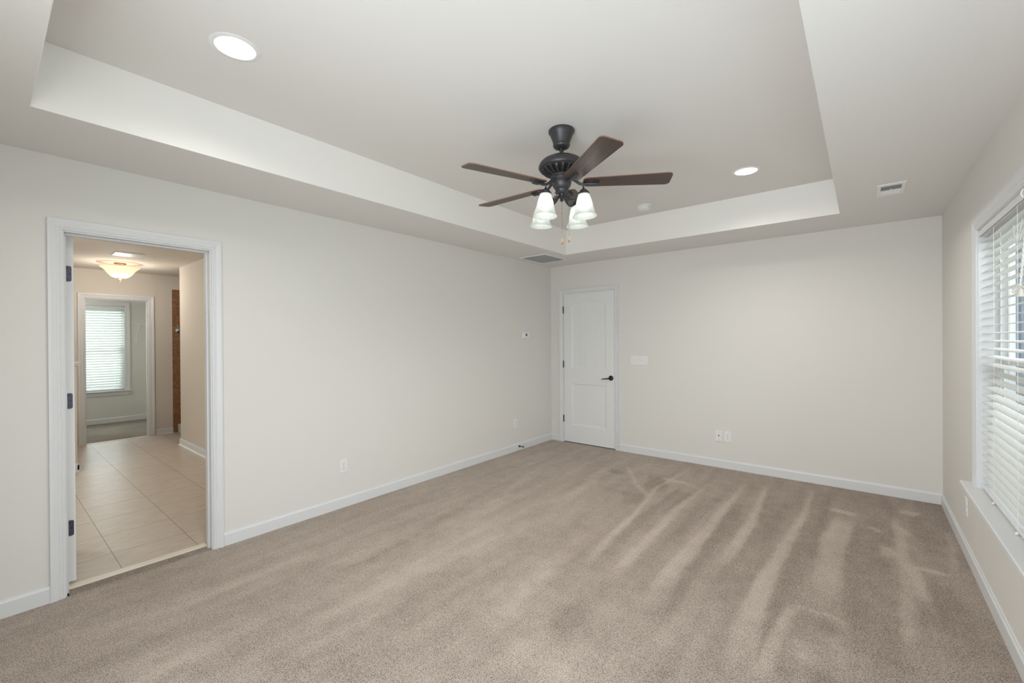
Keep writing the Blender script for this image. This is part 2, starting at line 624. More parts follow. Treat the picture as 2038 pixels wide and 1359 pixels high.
# tray ceiling: lower ring, slanted sides, raised middle
x0, x1, y1, y0, s = 0.644, 3.294, -0.638, -4.975, 0.0433
bm = bmesh.new()
def q(*ps):
    bm.faces.new([bm.verts.new(p) for p in ps])
X0, X1, Y0, Y1 = -0.0, W, YF, 0.0
q((X0, Y0, H), (X1, Y0, H), (X1, y0, H), (X0, y0, H))
q((X0, y1, H), (X1, y1, H), (X1, Y1, H), (X0, Y1, H))
q((X0, y0, H), (x0, y0, H), (x0, y1, H), (X0, y1, H))
q((x1, y0, H), (X1, y0, H), (X1, y1, H), (x1, y1, H))
lo = [(x0, y0, H), (x1, y0, H), (x1, y1, H), (x0, y1, H)]
hi = [(x0 + s, y0 + s, ZT), (x1 - s, y0 + s, ZT), (x1 - s, y1 - s, ZT), (x0 + s, y1 - s, ZT)]
nsl = len(bm.faces)
for i in range(4):
    j = (i + 1) % 4
    q(lo[i], lo[j], hi[j], hi[i])
# downlight holes in the raised middle
CANS = [(1.276, -4.392), (2.733, -1.330)]
RH = 0.080
def ring_pts(cx, cy, r, n=48): return [(cx + r * math.cos(2 * PI * k / n), cy + r * math.sin(2 * PI * k / n)) for k in range(n)]
sq = 0.12
xs = sorted({hi[0][0], hi[1][0], CANS[0][0] - sq, CANS[0][0] + sq, CANS[1][0] - sq, CANS[1][0] + sq})
ys = sorted({hi[0][1], hi[2][1], CANS[0][1] - sq, CANS[0][1] + sq, CANS[1][1] - sq, CANS[1][1] + sq})
for i in range(len(xs) - 1):
    for j in range(len(ys) - 1):
        cx, cy = (xs[i] + xs[i + 1]) / 2, (ys[j] + ys[j + 1]) / 2
        can = next((c for c in CANS if abs(c[0] - cx) < .01 and abs(c[1] - cy) < .01), None)
        if can is None:
            q((xs[i], ys[j], ZT), (xs[i + 1], ys[j], ZT), (xs[i + 1], ys[j + 1], ZT), (xs[i], ys[j + 1], ZT))
        else:
            n = 48
            inner = [bm.verts.new((x, y, ZT)) for x, y in ring_pts(*can, RH, n)]
            outer = []
            for k in range(n):
                a = 2 * PI * k / n
                t = sq / max(abs(math.cos(a)), abs(math.sin(a)))
                outer.append(bm.verts.new((can[0] + t * math.cos(a), can[1] + t * math.sin(a), ZT)))
            for k in range(n):
                l_ = (k + 1) % n
                bm.faces.new((inner[k], inner[l_], outer[l_], outer[k]))
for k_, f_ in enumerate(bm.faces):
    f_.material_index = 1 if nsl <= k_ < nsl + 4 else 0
bmesh.ops.remove_doubles(bm, verts=bm.verts, dist=0.0004)
mb = MB(); mb.bm.free(); mb.bm = bm
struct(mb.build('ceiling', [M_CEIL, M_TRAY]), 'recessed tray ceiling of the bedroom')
struct(MB().box(-TW, W + WT, YF - WT, TW, 2.9, 2.95).build('ceiling_deck', M_CEIL), 'deck above the tray ceiling')

# ------------------------------------------------------------------ carpet with vacuum tracks
# strips of pile brushed towards the camera (light) and away from it (dark): (x,y) points, half width, value
TR = []
def bp(u, v):
    d = F + R2 * ((u - 1019) / f) - U2 * ((v - 679.5) / f)
    t = -1.4124 / d.z
    return 3.4446 + d.x * t, -5.1195 + d.y * t
def crop(pts): return [(1000 + a / 2.264, 880 + b / 2.264) for a, b in pts]
def strip(val, pts, wd_, soft=0.026):
    pts = crop(pts)
    out = []
    for k, (u, v) in enumerate(pts):
        w_ = wd_[k] if isinstance(wd_, (list, tuple)) else wd_
        ax, ay = bp(u - w_ / 2 / 2.264, v)
        bx, by = bp(u + w_ / 2 / 2.264, v)
        out.append(((ax + bx) / 2, (ay + by) / 2, 0.42 * math.hypot(ax - bx, ay - by)))
    TR.append((val, out, soft))
L_, D_ = 0.37, -0.35
strip(D_, [(700, 150), (690, 230)], [100, 130])
strip(D_, [(590, 225), (590, 290)], [110, 110])
strip(D_, [(480, 120), (560, 150)], [60, 60])
strip(D_, [(840, 215), (720, 290), (560, 400), (420, 560)], [110, 90, 80, 60])
strip(D_, [(960, 240), (850, 350), (740, 480)], [90, 70, 70])
strip(D_, [(1080, 270), (1010, 400), (880, 520), (760, 680), (700, 840)], [90, 100, 110, 110, 90])
strip(D_, [(1250, 240), (1190, 390), (1130, 480), (1050, 620), (950, 720)], [110, 120, 150, 170, 150])
strip(D_, [(1450, 240), (1390, 380), (1330, 500), (1270, 640), (1190, 830), (1150, 930)], [90, 90, 130, 120, 70, 40])
strip(D_, [(1680, 350), (1650, 500), (1620, 650), (1640, 800), (1700, 960)], [150, 190, 190, 180, 160])
strip(D_, [(1930, 250), (1930, 400), (1930, 480)], [120, 170, 150])
strip(D_, [(1960, 640), (2000, 760), (2050, 900)], [120, 200, 260])
strip(D_, [(1330, 790), (1480, 830), (1500, 880)], [60, 90, 60])
strip(D_, [(600, 990), (700, 1040), (850, 1070)], [120, 200, 160], 0.16)
strip(D_, [(200, 740), (420, 880), (480, 930)], [120, 160, 100], 0.16)
strip(D_, [(960, 1000), (1020, 1085)], [60, 60])
strip(L_ * .7, [(2000, 400), (2025, 480), (2040, 600)], [16, 22, 26])
strip(L_, [(1660, 380), (1710, 410)], [30, 30])
strip(L_, [(850, 120), (700, 200), (590, 330), (480, 430), (330, 600)], [14, 18, 26, 40, 50])
strip(L_, [(930, 190), (800, 290), (700, 390), (560, 540), (470, 640)], [20, 36, 46, 60, 70])
strip(L_, [(1090, 190), (1000, 300), (900, 420), (750, 600), (650, 760)], [16, 34, 60, 100, 150])
strip(L_, [(1190, 190), (1130, 350), (1050, 470), (950, 570)], [16, 44, 56, 60])
strip(L_, [(1400, 210), (1350, 340), (1280, 460), (1180, 640), (1090, 860), (1060, 1085)], [18, 32, 52, 84, 130, 150])
strip(L_, [(1540, 350), (1490, 450), (1470, 580), (1430, 700)], [90, 110, 110, 130])
strip(L_, [(1300, 730), (1500, 790), (1560, 830)], [40, 30, 30])
strip(L_, [(1300, 740), (1240, 850), (1190, 980), (1150, 1085)], [40, 60, 60, 60])
strip(L_, [(1770, 330), (1800, 460), (1820, 620), (1830, 880), (1840, 1000)], [30, 44, 60, 60, 50])
strip(L_, [(1790, 380), (1830, 425)], [30, 60])
strip(L_, [(1730, 470), (1760, 530)], [60, 80])
strip(L_, [(1480, 300), (1600, 330)], [60, 50])
strip(L_, [(1840, 310), (1820, 330)], [90, 60])
strip(L_, [(1830, 550), (1880, 640), (1900, 740)], [60, 50, 30])
strip(L_, [(1850, 560), (2038, 610)], [40, 40])
strip(L_, [(560, 100), (600, 190), (660, 240), (700, 230)], [14, 18, 20, 20])
strip(L_, [(720, 160), (800, 180), (860, 190)], [30, 40, 30])
strip(L_, [(1310, 960), (1500, 940), (1560, 1085)], [160, 90, 60], 0.16)
strip(L_ * .7, [(60, 900), (200, 1000), (420, 1060)], [260, 260, 120], 0.16)
strip(L_ * .7, [(-700, 760), (-450, 640), (-100, 420), (60, 300)], [200, 240, 230, 160], 0.16)
strip(D_ * .8, [(-500, 860), (-420, 720), (-200, 560), (-60, 500)], [150, 120, 120, 60], 0.16)
strip(D_ * .7, [(-1500, 950), (-1100, 700), (-800, 560)], [100, 70, 40], 0.16)
strip(L_ * .6, [(-1700, 1060), (-1200, 900)], [200, 240], 0.16)
strip(D_ * .6, [(-1100, 1000), (-700, 1000), (-500, 1060)], [160, 200, 200], 0.16)

strip(L_ * .6, [(20, 420), (200, 330), (420, 150), (520, 90)], [60, 60, 40, 20], 0.08)
strip(L_ * .6, [(-300, 400), (-60, 280), (150, 130)], [60, 60, 30], 0.08)
strip(D_ * .6, [(0, 640), (150, 560), (330, 380), (430, 240)], [60, 60, 60, 40], 0.08)
strip(D_ * .7, [(-650, 560), (-420, 430), (-200, 300), (0, 180)], [50, 60, 50, 40], 0.06)
strip(L_ * .7, [(0, 800), (120, 640), (260, 480)], [200, 180, 120], 0.16)
strip(L_ * .6, [(-2100, 900), (-1500, 760), (-1000, 560), (-500, 340)], [30, 30, 26, 20], 0.06)
strip(D_ * .5, [(-1900, 1010), (-1300, 830), (-700, 640)], [90, 70, 50], 0.12)

def seg_d(px, py, strip_):
    best, par, nseg = 9, 0, len(strip_) - 1
    for k_, ((ax, ay, aw), (bx, by, bw)) in enumerate(zip(strip_, strip_[1:])):
        dx, dy = bx - ax, by - ay
        t = ((px - ax) * dx + (py - ay) * dy) / (dx * dx + dy * dy + 1e-9)
        t = max(0, min(1, t))
        w_ = aw + (bw - aw) * t
        d = math.hypot(px - ax - dx * t, py - ay - dy * t) - w_
        if d < best: best, par = d, (k_ + t) / nseg
    return best, par

def carpet_floor():
    gx0, gx1, gy0, gy1 = 0.0, W, YF, 0.0
    st = 0.020
    nx, ny = int((gx1 - gx0) / st), int((gy1 - gy0) / st)
    from mathutils import noise
    vs, vals = [], []
    boxes = [(v, o, sf, min(p[0] - p[2] for p in o) - .3, max(p[0] + p[2] for p in o) + .3, min(p[1] - p[2] for p in o) - .3, max(p[1] + p[2] for p in o) + .3) for v, o, sf in TR]
    for j in range(ny + 1):
        for i in range(nx + 1):
            x, y = gx0 + (gx1 - gx0) * i / nx, gy0 + (gy1 - gy0) * j / ny
            wx = x + 0.014 * noise.noise((x * 4, y * 4, 0))
            wy = y + 0.014 * noise.noise((x * 4, y * 4, 7))
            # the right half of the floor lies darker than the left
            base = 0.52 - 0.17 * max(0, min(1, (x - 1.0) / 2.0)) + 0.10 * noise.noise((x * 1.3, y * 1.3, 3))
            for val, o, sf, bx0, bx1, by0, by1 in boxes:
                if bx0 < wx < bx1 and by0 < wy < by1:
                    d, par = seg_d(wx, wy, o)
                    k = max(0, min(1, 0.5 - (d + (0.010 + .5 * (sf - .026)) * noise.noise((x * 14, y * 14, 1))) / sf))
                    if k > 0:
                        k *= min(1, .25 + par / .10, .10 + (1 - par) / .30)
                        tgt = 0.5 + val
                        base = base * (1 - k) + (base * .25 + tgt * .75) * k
            vs.append((x, y, 0)); vals.append(base)
    fs = [(j * (nx + 1) + i, j * (nx + 1) + i + 1, (j + 1) * (nx + 1) + i + 1, (j + 1) * (nx + 1) + i) for j in range(ny) for i in range(nx)]
    # strip of carpet inside the doorway
    b0 = len(vs)
    vs += [(-0.088, -4.812, 0), (0, -4.812, 0), (0, -4.131, 0), (-0.088, -4.131, 0)]
    vals += [0.25] * 4
    fs.append((b0, b0 + 1, b0 + 2, b0 + 3))
    me = bpy.data.meshes.new('floor')
    me.from_pydata(vs, [], fs)
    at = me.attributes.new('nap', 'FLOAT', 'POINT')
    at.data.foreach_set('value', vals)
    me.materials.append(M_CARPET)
    o = bpy.data.objects.new('floor', me)
    C.objects.link(o)
    struct(o, 'beige carpet with vacuum tracks')
carpet_floor()
struct(MB().box(-TW, W + WT, YF - WT, TW, -0.12, -0.02).build('floor_slab', M_HOLE), 'slab beneath the bedroom carpet')

# ------------------------------------------------------------------ baseboards
def base_prof(t=0.013, h=0.092):
    return [(0, 0), (t, 0), (t, h - 0.016), (t * .55, h - 0.006), (t * .45, h), (0, h)]

def baseboard(name, axis, sgn, a, u0, u1, label, shoe=False, h=0.092):
    pr = base_prof(h=h)
    if axis == 'x': fn = lambda p, z, t: (a + sgn * p, t, z)
    else: fn = lambda p, z, t: (t, a + sgn * p, z)
    mb = MB().prism(pr, fn, u0, u1)
    if shoe:
        mb.prism([(0.013, 0), (0.030, 0), (0.028, 0.010), (0.021, 0.017), (0.013, 0.019)], fn, u0, u1)
    return struct(mb.build(name, M_TRIM), label)

baseboard('baseboard_left', 'x', 1, 0, YF, -4.884, 'white baseboard left of the bathroom doorway')
baseboard('baseboard_left', 'x', 1, 0, -4.063, 0, 'white baseboard between the doorway and the far left corner')
baseboard('baseboard_back', 'y', -1, 0, 0.013, 0.148, 'short white baseboard between the left corner and the panelled door')
baseboard('baseboard_back', 'y', -1, 0, 1.038, W, 'white baseboard right of the panelled door')
baseboard('baseboard_right', 'x', -1, W, YF, -0.013, 'white baseboard under the blind window')
baseboard('baseboard_front', 'y', 1, YF, 0.013, W - .013, 'white baseboard behind the photographer')

# ------------------------------------------------------------------ casings
CAS = [(0.000, 0), (0.000, .010), (.006, .0115), (.010, .009), (.016, .0135), (.020, .0135), (.024, .0115), (.036, .0155), (.044, .0185), (.0565, .0185), (.057, 0)]

def casing(name, axis, sgn, a, u0, u1, zt, label, z0=0.0, width=0.057, bottom=False):
    """moulded frame; u0,u1,zt are the inner edges; profile grows outwards"""
    k = width / 0.057
    bm = bmesh.new()
    def P(d, u, z): return (a + sgn * d, u, z) if axis == 'x' else (u, a + sgn * d, z)
    rows = []
    for w_, d in CAS:
        w2 = w_ * k
        rows.append([P(d, u0 - w2, z0), P(d, u0 - w2, zt + w2), P(d, u1 + w2, zt + w2), P(d, u1 + w2, z0)])
    V = [[bm.verts.new(p) for p in r] for r in rows]
    for r0, r1 in zip(V, V[1:]):
        for i in range(3):
            bm.faces.new((r0[i], r0[i + 1], r1[i + 1], r1[i]))
    for e in (0, 3):
        bm.faces.new([r[e] for r in V])
    mb = MB(); mb.bm.free(); mb.bm = bm
    return struct(mb.build(name, M_TRIM), label)

def jamb(name, axis, a0, a1, u0, u1, zt, label, z0=0.0, t=0.018, stop=None, sill=False):
    """u0,u1,zt inner faces"""
    mb = MB()
    def bx(A0, A1, U0, U1, Z0, Z1):
        if axis == 'x': mb.box(A0, A1, U0, U1, Z0, Z1)
        else: mb.box(U0, U1, A0, A1, Z0, Z1)
    bx(a0, a1, u0 - t, u0, z0, zt + t)
    bx(a0, a1, u1, u1 + t, z0, zt + t)
    bx(a0, a1, u0, u1, zt, zt + t)
    if sill: bx(a0, a1, u0 - t, u1 + t, z0 - t, z0)
    if stop:
        s0, s1, d = stop
        bx(s0, s1, u0, u0 + d, z0, zt - d)
        bx(s0, s1, u1 - d, u1, z0, zt - d)
        bx(s0, s1, u0, u1, zt - d, zt)
    return struct(mb.build(name, M_TRIM, bevel=0.0015), label)

# doorway to the bathroom
jamb('trim_1', 'x', -TW - .004, 0.001, -4.821, -4.131, 2.030, 'white jamb lining the open doorway', stop=(-0.079, -0.040, 0.011))
casing('trim_2', 'x', 1, 0, -4.829, -4.122, 2.040, 'white moulded casing around the open doorway')
casing('trim_3', 'x', -1, -TW, -4.834, -4.117, 2.040, 'bathroom-side casing of the open doorway')
struct(MB().box(-0.148, -0.088, -4.812, -4.131, -0.01, 0.006).build('trim_4', M_THRESH, bevel=0.003), 'cream marble threshold between carpet and tile')

# panelled door casing and jamb
jamb('trim_5', 'y', -0.001, TW, 0.207, 0.9755, 2.049, 'white jamb around the panelled door', stop=(0.040, 0.075, 0.011))
casing('trim_6', 'y', -1, 0, 0.203, 0.9795, 2.045, 'white moulded casing around the panelled door')


# ------------------------------------------------------------------ doors
def panel_door(name, w, h, t, label):
    """slab in local x 0..w, face towards -y at y=0, z 0..h"""
    root = empty(name, (0, 0, 0), label=label, kind='structure')
    N = 26
    def arch(xa, xb, z0, zs, zp):
        pts = [(xa, z0), (xb, z0), (xb, zs)]
        for k in range(1, N):
            u = k / N
            x = xb + (xa - xb) * u
            # eyebrow arch with small shoulders
            pts.append((x, zs + (zp - zs) * math.sin(PI * u) ** 0.85))
        pts.append((xa, zs))
        return pts
    up = (0.122, w - 0.122, 1.005, 1.868, 1.920)
    lw = (0.122, w - 0.122, 0.232, 0.800)
    bm = bmesh.new()
    def loop(pts, y): return [bm.verts.new((x, y, z)) for x, z in pts]
    def fill(lo, hi):
        n = len(lo)
        for i in range(n):
            j = (i + 1) % n
            bm.faces.new((lo[i], lo[j], hi[j], hi[i]))
    def inset_arch(e): return arch(up[0] + e, up[1] - e, up[2] + e, up[3] - e, up[4] - e)
    def inset_rect(e): return [(lw[0] + e, lw[2] + e), (lw[1] - e, lw[2] + e), (lw[1] - e, lw[3] - e), (lw[0] + e, lw[3] - e)]
    out = []
    for ins in (inset_arch, inset_rect):
        rings = [loop(ins(e), y) for e, y in ((0, 0), (.006, .004), (.014, .0062), (.020, .0075), (.026, .0085))]
        for a, b in zip(rings, rings[1:]): fill(a, b)
        out.append(rings[0])
        # beaded plank field
        inner = ins(.026)
        xa, xb = inner[0][0], inner[1][0]
        zb = inner[0][1]
        K = 66
        grooves = [xa + (xb - xa) * g / 5 for g in range(1, 5)]
        cols = []
        for k in range(K + 1):
            x = xa + (xb - xa) * k / K
            cols.append(x)
        for g in grooves: cols += [g - .004, g, g + .004]
        cols = sorted(cols)
        def top(x):
            if ins is inset_rect: return inner[2][1]
            u = (xb - x) / (xb - xa)
            return inner[2][1] + (up[4] - .026 - inner[2][1]) * max(0, math.sin(PI * u)) ** 0.85
        prev = None
        for x in cols:
            y = .0085 + (.003 if any(abs(x - g) < 1e-6 for g in grooves) else 0)
            cur = (bm.verts.new((x, y, zb)), bm.verts.new((x, y, top(x))))
            if prev: bm.faces.new((prev[0], cur[0], cur[1], prev[1]))
            prev = cur
    # flat face around the panels
    A, B = out
    c = [bm.verts.new(p) for p in ((0, 0, 0), (w, 0, 0), (w, 0, h), (0, 0, h))]
    edges = []
    def ed(v):
        for i in range(len(v)):
            e = bm.edges.get((v[i], v[(i + 1) % len(v)])) or bm.edges.new((v[i], v[(i + 1) % len(v)]))
            edges.append(e)
    ed(c); ed(A); ed(B)
    bmesh.ops.triangle_fill(bm, edges=edges, use_beauty=True)
    # remove triangles which cover the panels
    kill = []
    for f_ in bm.faces:
        ce = f_.calc_center_median()
        if all(abs(v.co.y) < 1e-6 for v in f_.verts):
            if lw[0] < ce.x < lw[1] and lw[2] < ce.z < lw[3]: kill.append(f_)
            elif up[0] < ce.x < up[1] and up[2] < ce.z:
                u = (up[1] - ce.x) / (up[1] - up[0])
                if ce.z < up[3] + (up[4] - up[3]) * math.sin(PI * u) ** .85 - 1e-5: kill.append(f_)
    bmesh.ops.delete(bm, geom=kill, context='FACES')
    b = [bm.verts.new(p) for p in ((0, t, 0), (w, t, 0), (w, t, h), (0, t, h))]
    bm.faces.new(b)
    for i in range(4):
        j = (i + 1) % 4
        bm.faces.new((c[i], c[j], b[j], b[i]))
    mb = MB(); mb.bm.free(); mb.bm = bm
    mb.build('slab', M_DOOR, root)
    return root

def lever(parent, x, z, y=0.0, d=-1):
    root = empty('door_handle', (x, y, z)); root.parent = parent
    root['label'] = 'black curved lever handle'
    rot = Matrix.Rotation(PI / 2, 4, 'X')
    MB().lathe([(.0, .0), (.033, .0), (.033, .004), (.029, .009), (.020, .013), (.012, .016), (.011, .034), (.0, .034)], 40, rot).build('rose', M_IRON, root, smooth=True)
    pts, rad = [], []
    for k in range(15):
        t = k / 14
        pts.append((-0.118 * t, -0.034 - .006 * math.sin(PI * t), -0.014 * math.sin(2.2 * t) - 0.010 * t + 0.016 * math.sin(PI * t) * t))
        rad.append(.0095 - .0045 * t)
    MB().tube(pts, rad, 12).build('lever', M_IRON, root, smooth=True)

d1 = panel_door('door_1', 0.762, 2.033, 0.035, 'closed white two-panel arched door in the far wall')
d1.location = (0.2105, 0.003, 0.012)
lever(d1, 0.708, 0.902)
for z in (0.312, 1.062, 1.812):
    g = MB()
    g.tube([(-0.003, -0.012, z - .045), (-0.003, -0.012, z + .045)], .0065, 12)
    g.tube([(-0.003, -0.012, z - .049), (-0.003, -0.012, z - .045)], .0045, 12)
    g.tube([(-0.003, -0.012, z + .045), (-0.003, -0.012, z + .050)], .0045, 12)
    g.build('hinge', M_IRON, d1, smooth=True)

# open bathroom door, seen on its hinge edge
d2 = empty('door_2', (-0.124, -4.8085, 0.030), label='open white bathroom door seen edge-on', kind='structure')
MB().box(-0.66, 0, 0, 0.036, 0, 1.995).build('slab', M_DOOR, d2, bevel=0.001)
for z in (0.310, 1.046, 1.782):
    n = 10
    poly = [(0.0, z - .045), (0.018, z - .045)] + [(0.018 + .010 * math.sin(a), z - .035 - .010 * math.cos(a)) for a in [PI / 2 * k / n for k in range(1, n + 1)]]
    poly += [(0.028, z + .035)] + [(0.018 + .010 * math.cos(a), z + .035 + .010 * math.sin(a)) for a in [PI / 2 * k / n for k in range(1, n + 1)]] + [(0.0, z + .045)]
    hg = MB().prism(poly, lambda a, b, t: (t, a, b), 0.0, 0.0022).build('hinge', M_HINGE, d2)
    hg['label'] = 'dark grey hinge leaf on the door edge'
    for dz, dy in ((-.031, .010), (0, .019), (.031, .010)):
        MB().lathe([(0, 0), (.0038, 0), (.0030, .0008), (0, .0008)], 16, Matrix.Translation((0.0022, dy, z + dz)) @ Matrix.Rotation(PI / 2, 4, 'Y')).build('screw', M_IRON, hg)

# ------------------------------------------------------------------ right window with stool, sashes
def sash_window(name, a, inward, u0, u1, z0, z1, label, mull=(), depth=.035):
    """vinyl frame in plane x=a (towards outside); inward = sign of the room direction"""
    root = empty(name, (a, 0, 0), label=label, kind='structure')
    o = -inward
    def bx(mb, A0, A1, *r):
        A0, A1 = sorted((A0 * o, A1 * o)); mb.box(A0, A1, *r)
    fr = MB()
    fw = .035
    bx(fr, 0, depth + .02, u0, u0 + fw, z0, z1); bx(fr, 0, depth + .02, u1 - fw, u1, z0, z1)
    bx(fr, 0, depth + .02, u0, u1, z0, z0 + fw); bx(fr, 0, depth + .02, u0, u1, z1 - fw, z1)
    us = [u0 + fw, *mull, u1 - fw]
    for m_ in mull: bx(fr, 0, depth + .02, m_ - .045, m_ + .045, z0, z1)
    fr.build('window_frame', M_VINYL, root, bevel=.002)
    zm = (z0 + z1) / 2
    for k in range(len(us) - 1):
        A = us[k] + (.045 if k else 0)
        B = us[k + 1] - (.045 if k < len(us) - 2 else 0)
        for lo_, hi_, off in ((z0 + fw, zm + .018, .004), (zm - .018, z1 - fw, .026)):
            sm = MB(); sw = .034
            bx(sm, off, off + .022, A, A + sw, lo_, hi_); bx(sm, off, off + .022, B - sw, B, lo_, hi_)
            bx(sm, off, off + .022, A + sw, B - sw, lo_, lo_ + sw); bx(sm, off, off + .022, A + sw, B - sw, hi_ - sw, hi_)
            so = sm.build('sash', M_VINYL, root, bevel=.002)
            gm = MB(); bx(gm, off + .010, off + .013, A + sw, B - sw, lo_ + sw, hi_ - sw)
            gm.build('window_glass', M_GLASS, so)
    return root

sash_window('window_1', W + .082, -1, W1[0] + .004, W1[1] - .004, W1[2] + .02, W1[3] - .004, 'white sash window behind the blinds in the right wall', mull=(-2.385,))
sash_window('window_added', W + .082, -1, W2[0], W2[1], W2[2] + .02, W2[3], 'added unseen white sash window in the right wall near the camera')  # added out of view so that light can enter
casing('trim_7', 'x', -1, W, W1[0] + .008, W1[1] - .006, W1[3] - .002, 'white moulded casing around the blind window', z0=.537, width=.072)
casing('trim_8', 'x', -1, W, W2[0] + .008, W2[1] - .006, W2[3] - .002, 'casing of the added window near the camera', z0=.537, width=.072)
def stool(name, y0_, y1_, label):
    mb = MB()
    mb.box(W, W + .082, y0_ + .09, y1_ - .09, .516, .537)
    pr = [(-.062, .519), (-.060, .516), (0, .516), (0, .537), (-.056, .537), (-.061, .533)]
    mb.prism(pr, lambda a, b, t: (W + a, t, b), y0_, y1_)
    return struct(mb.build(name, M_TRIM, smooth=True, angle=35), label)
stool('trim_9', W1[0] - .09 - .06, W1[1] + .09 + .06 - .01, 'deep white window stool below the blinds')
stool('trim_10', W2[0] - .15, W2[1] + .14, 'stool of the added window near the camera')
# jamb liners of the window openings
for nm, w_, lb in (('trim_11', W1, 'white jamb liner of the blind window'), ('trim_12', W2, 'jamb liner of the added window near the camera')):
    mb = MB()
    mb.box(W - .001, W + .082, w_[1] - .010, w_[1] + .001, .537, w_[3])
    mb.box(W - .001, W + .082, w_[0] - .001, w_[0] + .010, .537, w_[3])
    mb.box(W - .001, W + .082, w_[0] + .010, w_[1] - .010, w_[3] - .008, w_[3] + .001)
    struct(mb.build(nm, M_TRIM), lb)

# blinds
bl = empty('window_blind', (W, 0, 0), label='white slatted blind with open slats in the right-hand window', cat='blind')
YA, YB = W1[0] + .018, W1[1] - .016
MB().box(.010, .060, YA, YB, 1.985, 2.020).build('headrail', M_VINYL, bl, bevel=.002)
vl = MB().prism([(.000, 1.992), (.004, 1.988), (.007, 1.990), (.0075, 2.014), (.003, 2.019), (.000, 2.019)], lambda a, b, t: (a, t, b), YA - .004, YB + .004).build('valance', M_VINYL, bl, smooth=True)
zz = 1.956
tilt = math.radians(9)
ca, sa = math.cos(tilt), math.sin(tilt)
k = 0
SP = 0.0434
while zz > 0.60:
    prof = []
    for t in range(7):
        u = -0.025 + 0.05 * t / 6
        prof.append((u, 0.0022 * (1 - (u / .025) ** 2)))
    prof = prof + [(u, h_ - .0026) for u, h_ in reversed(prof)]
    pr = [(.036 + u * ca - h_ * sa, zz + u * sa + h_ * ca) for u, h_ in prof]
    so = MB().prism(pr, lambda a, b, t: (a, t, b), YA, YB).build('slat', M_SLAT, bl, smooth=True, angle=50)
    zz -= SP
MB().box(.012, .060, YA, YB, .548, .566).build('bottom_rail', M_VINYL, bl, bevel=.003)
lad = [YB - .305, YB - .755, YB - 1.20, YB - 1.60]
for y in lad:
    g = MB()
    g.tube([(.0105, y, 1.99), (.0105, y, .556)], .0011, 6)
    g.tube([(.0625, y, 1.99), (.0625, y, .556)], .0011, 6)
    z2 = 1.956
    while z2 > .6:
        g.tube([(.0105, y, z2 - .0065), (.0625, y, z2 + .0015)], .0007, 4)
        z2 -= SP
    g.build('ladder_cord', M_CORD, bl)
    MB().tube([(.036, y + .006, 1.99), (.036, y + .006, .556)], .0012, 6).build('lift_cord', M_CORD, bl)
    MB().lathe([(0, 0), (.007, 0), (.007, .004), (.004, .009), (0, .010)], 16, Matrix.Translation((.0105, y, .545)) @ Matrix.Rotation(-PI / 2, 4, 'Y')).build('cord_plug', M_IVORY, bl)
# bundled pull cord: twisted hank and knot, hooked over the valance
yt = -2.43
ck = empty('pull_cord', (0, 0, 0)); ck.parent = bl
ck['label'] = 'cream pull cord wound up into a knot'
g = MB()
for ph in range(2):
    pts = []
    for i in range(70):
        t = i / 69
        z_ = 2.005 - .385 * t
        pts.append((-.012 - .006 * t + .0022 * math.cos(60 * t + ph * PI), -2.545 + .108 * t + .0022 * math.sin(60 * t + ph * PI), z_))
    g.tube(pts, .0021, 6)
g.build('twisted_cord', M_CORD, ck, smooth=True)
g = MB()
rnd = random.Random(3)
for i in range(9):
    c_ = Vector((-.016 + rnd.uniform(-.004, .004), yt + .018 + rnd.uniform(-.012, .012), 1.602 + rnd.uniform(-.012, .012)))
    ax_ = Vector((rnd.uniform(-1, 1), rnd.uniform(-1, 1), rnd.uniform(-1, 1))).normalized()
    q_ = ax_.to_track_quat('Z', 'Y').to_matrix()
    r_ = rnd.uniform(.012, .021)
    g.tube([c_ + q_ @ Vector((r_ * math.cos(a), r_ * .8 * math.sin(a), 0)) for a in [2 * PI * j / 18 for j in range(19)]], .0023, 6)
g.build('cord_knot', M_CORD, ck, smooth=True)
MB().lathe([(0, .030), (.004, .030), (.006, .022), (.011, .004), (.011, 0), (0, 0)], 20, Matrix.Translation((-.018, yt - .014, 1.576))).build('tassel', M_IVORY, ck, smooth=True)
g = MB()
for (yc, w2, zt_, dz) in ((-2.33, .07, 1.90, .09), (-2.36, .05, 1.86, .06)):
    g.tube([(-.004 - .006 * math.sin(PI * j / 20), yc - w2 + 2 * w2 * j / 20, zt_ - dz * math.sin(PI * j / 20)) for j in range(21)], .0012, 6)
g.build('loose_loop', M_CORD, ck, smooth=True)
g = MB().tube([(-.001, yt, 2.018), (-.010, yt, 2.012), (-.014, yt, 1.998), (-.010, yt, 1.984), (-.002, yt, 1.982)], .0028, 8)
g.build('valance_clip', M_PLATE, bl, smooth=True)

# ------------------------------------------------------------------ outside the right window
struct(MB().box(W + WT + .01, 22, -14, 30, -0.45, -0.30).build('ground', M_GRASS), 'lawn outside the window')
nh = empty('neighbor_house', (7.2, 6.5, -0.3), label='pale sided house outside beyond the right-hand blinds', cat='house')
MB().box(-2.6, 3.6, 0, 6, 0, 5.6).build('siding_wall', M_SIDING, nh)
MB().prism([(-3.0, 5.5), (4.0, 5.5), (.5, 8.2)], lambda a, b, t: (a, t, b), -.4, 6.4).build('roof', M_ROOF, nh)
wf = MB()
for a, b, c_, d_ in ((-2.1, -2.0, 1.2, 3.5), (-.3, -.2, 1.2, 3.5), (-2.0, -.3, 1.2, 1.3), (-2.0, -.3, 3.4, 3.5), (-1.2, -1.1, 1.3, 3.4)):
    wf.box(a, b, -.06, .0, c_, d_)
hw = wf.build('window', M_VINYL, nh)
cu = MB()
xx = -2.0
while xx < -.32:
    cu.tube([(xx, -.02, 1.3), (xx, -.02, 3.4)], .035, 8); xx += .085
cu.build('curtain', M_CURTAIN, hw)


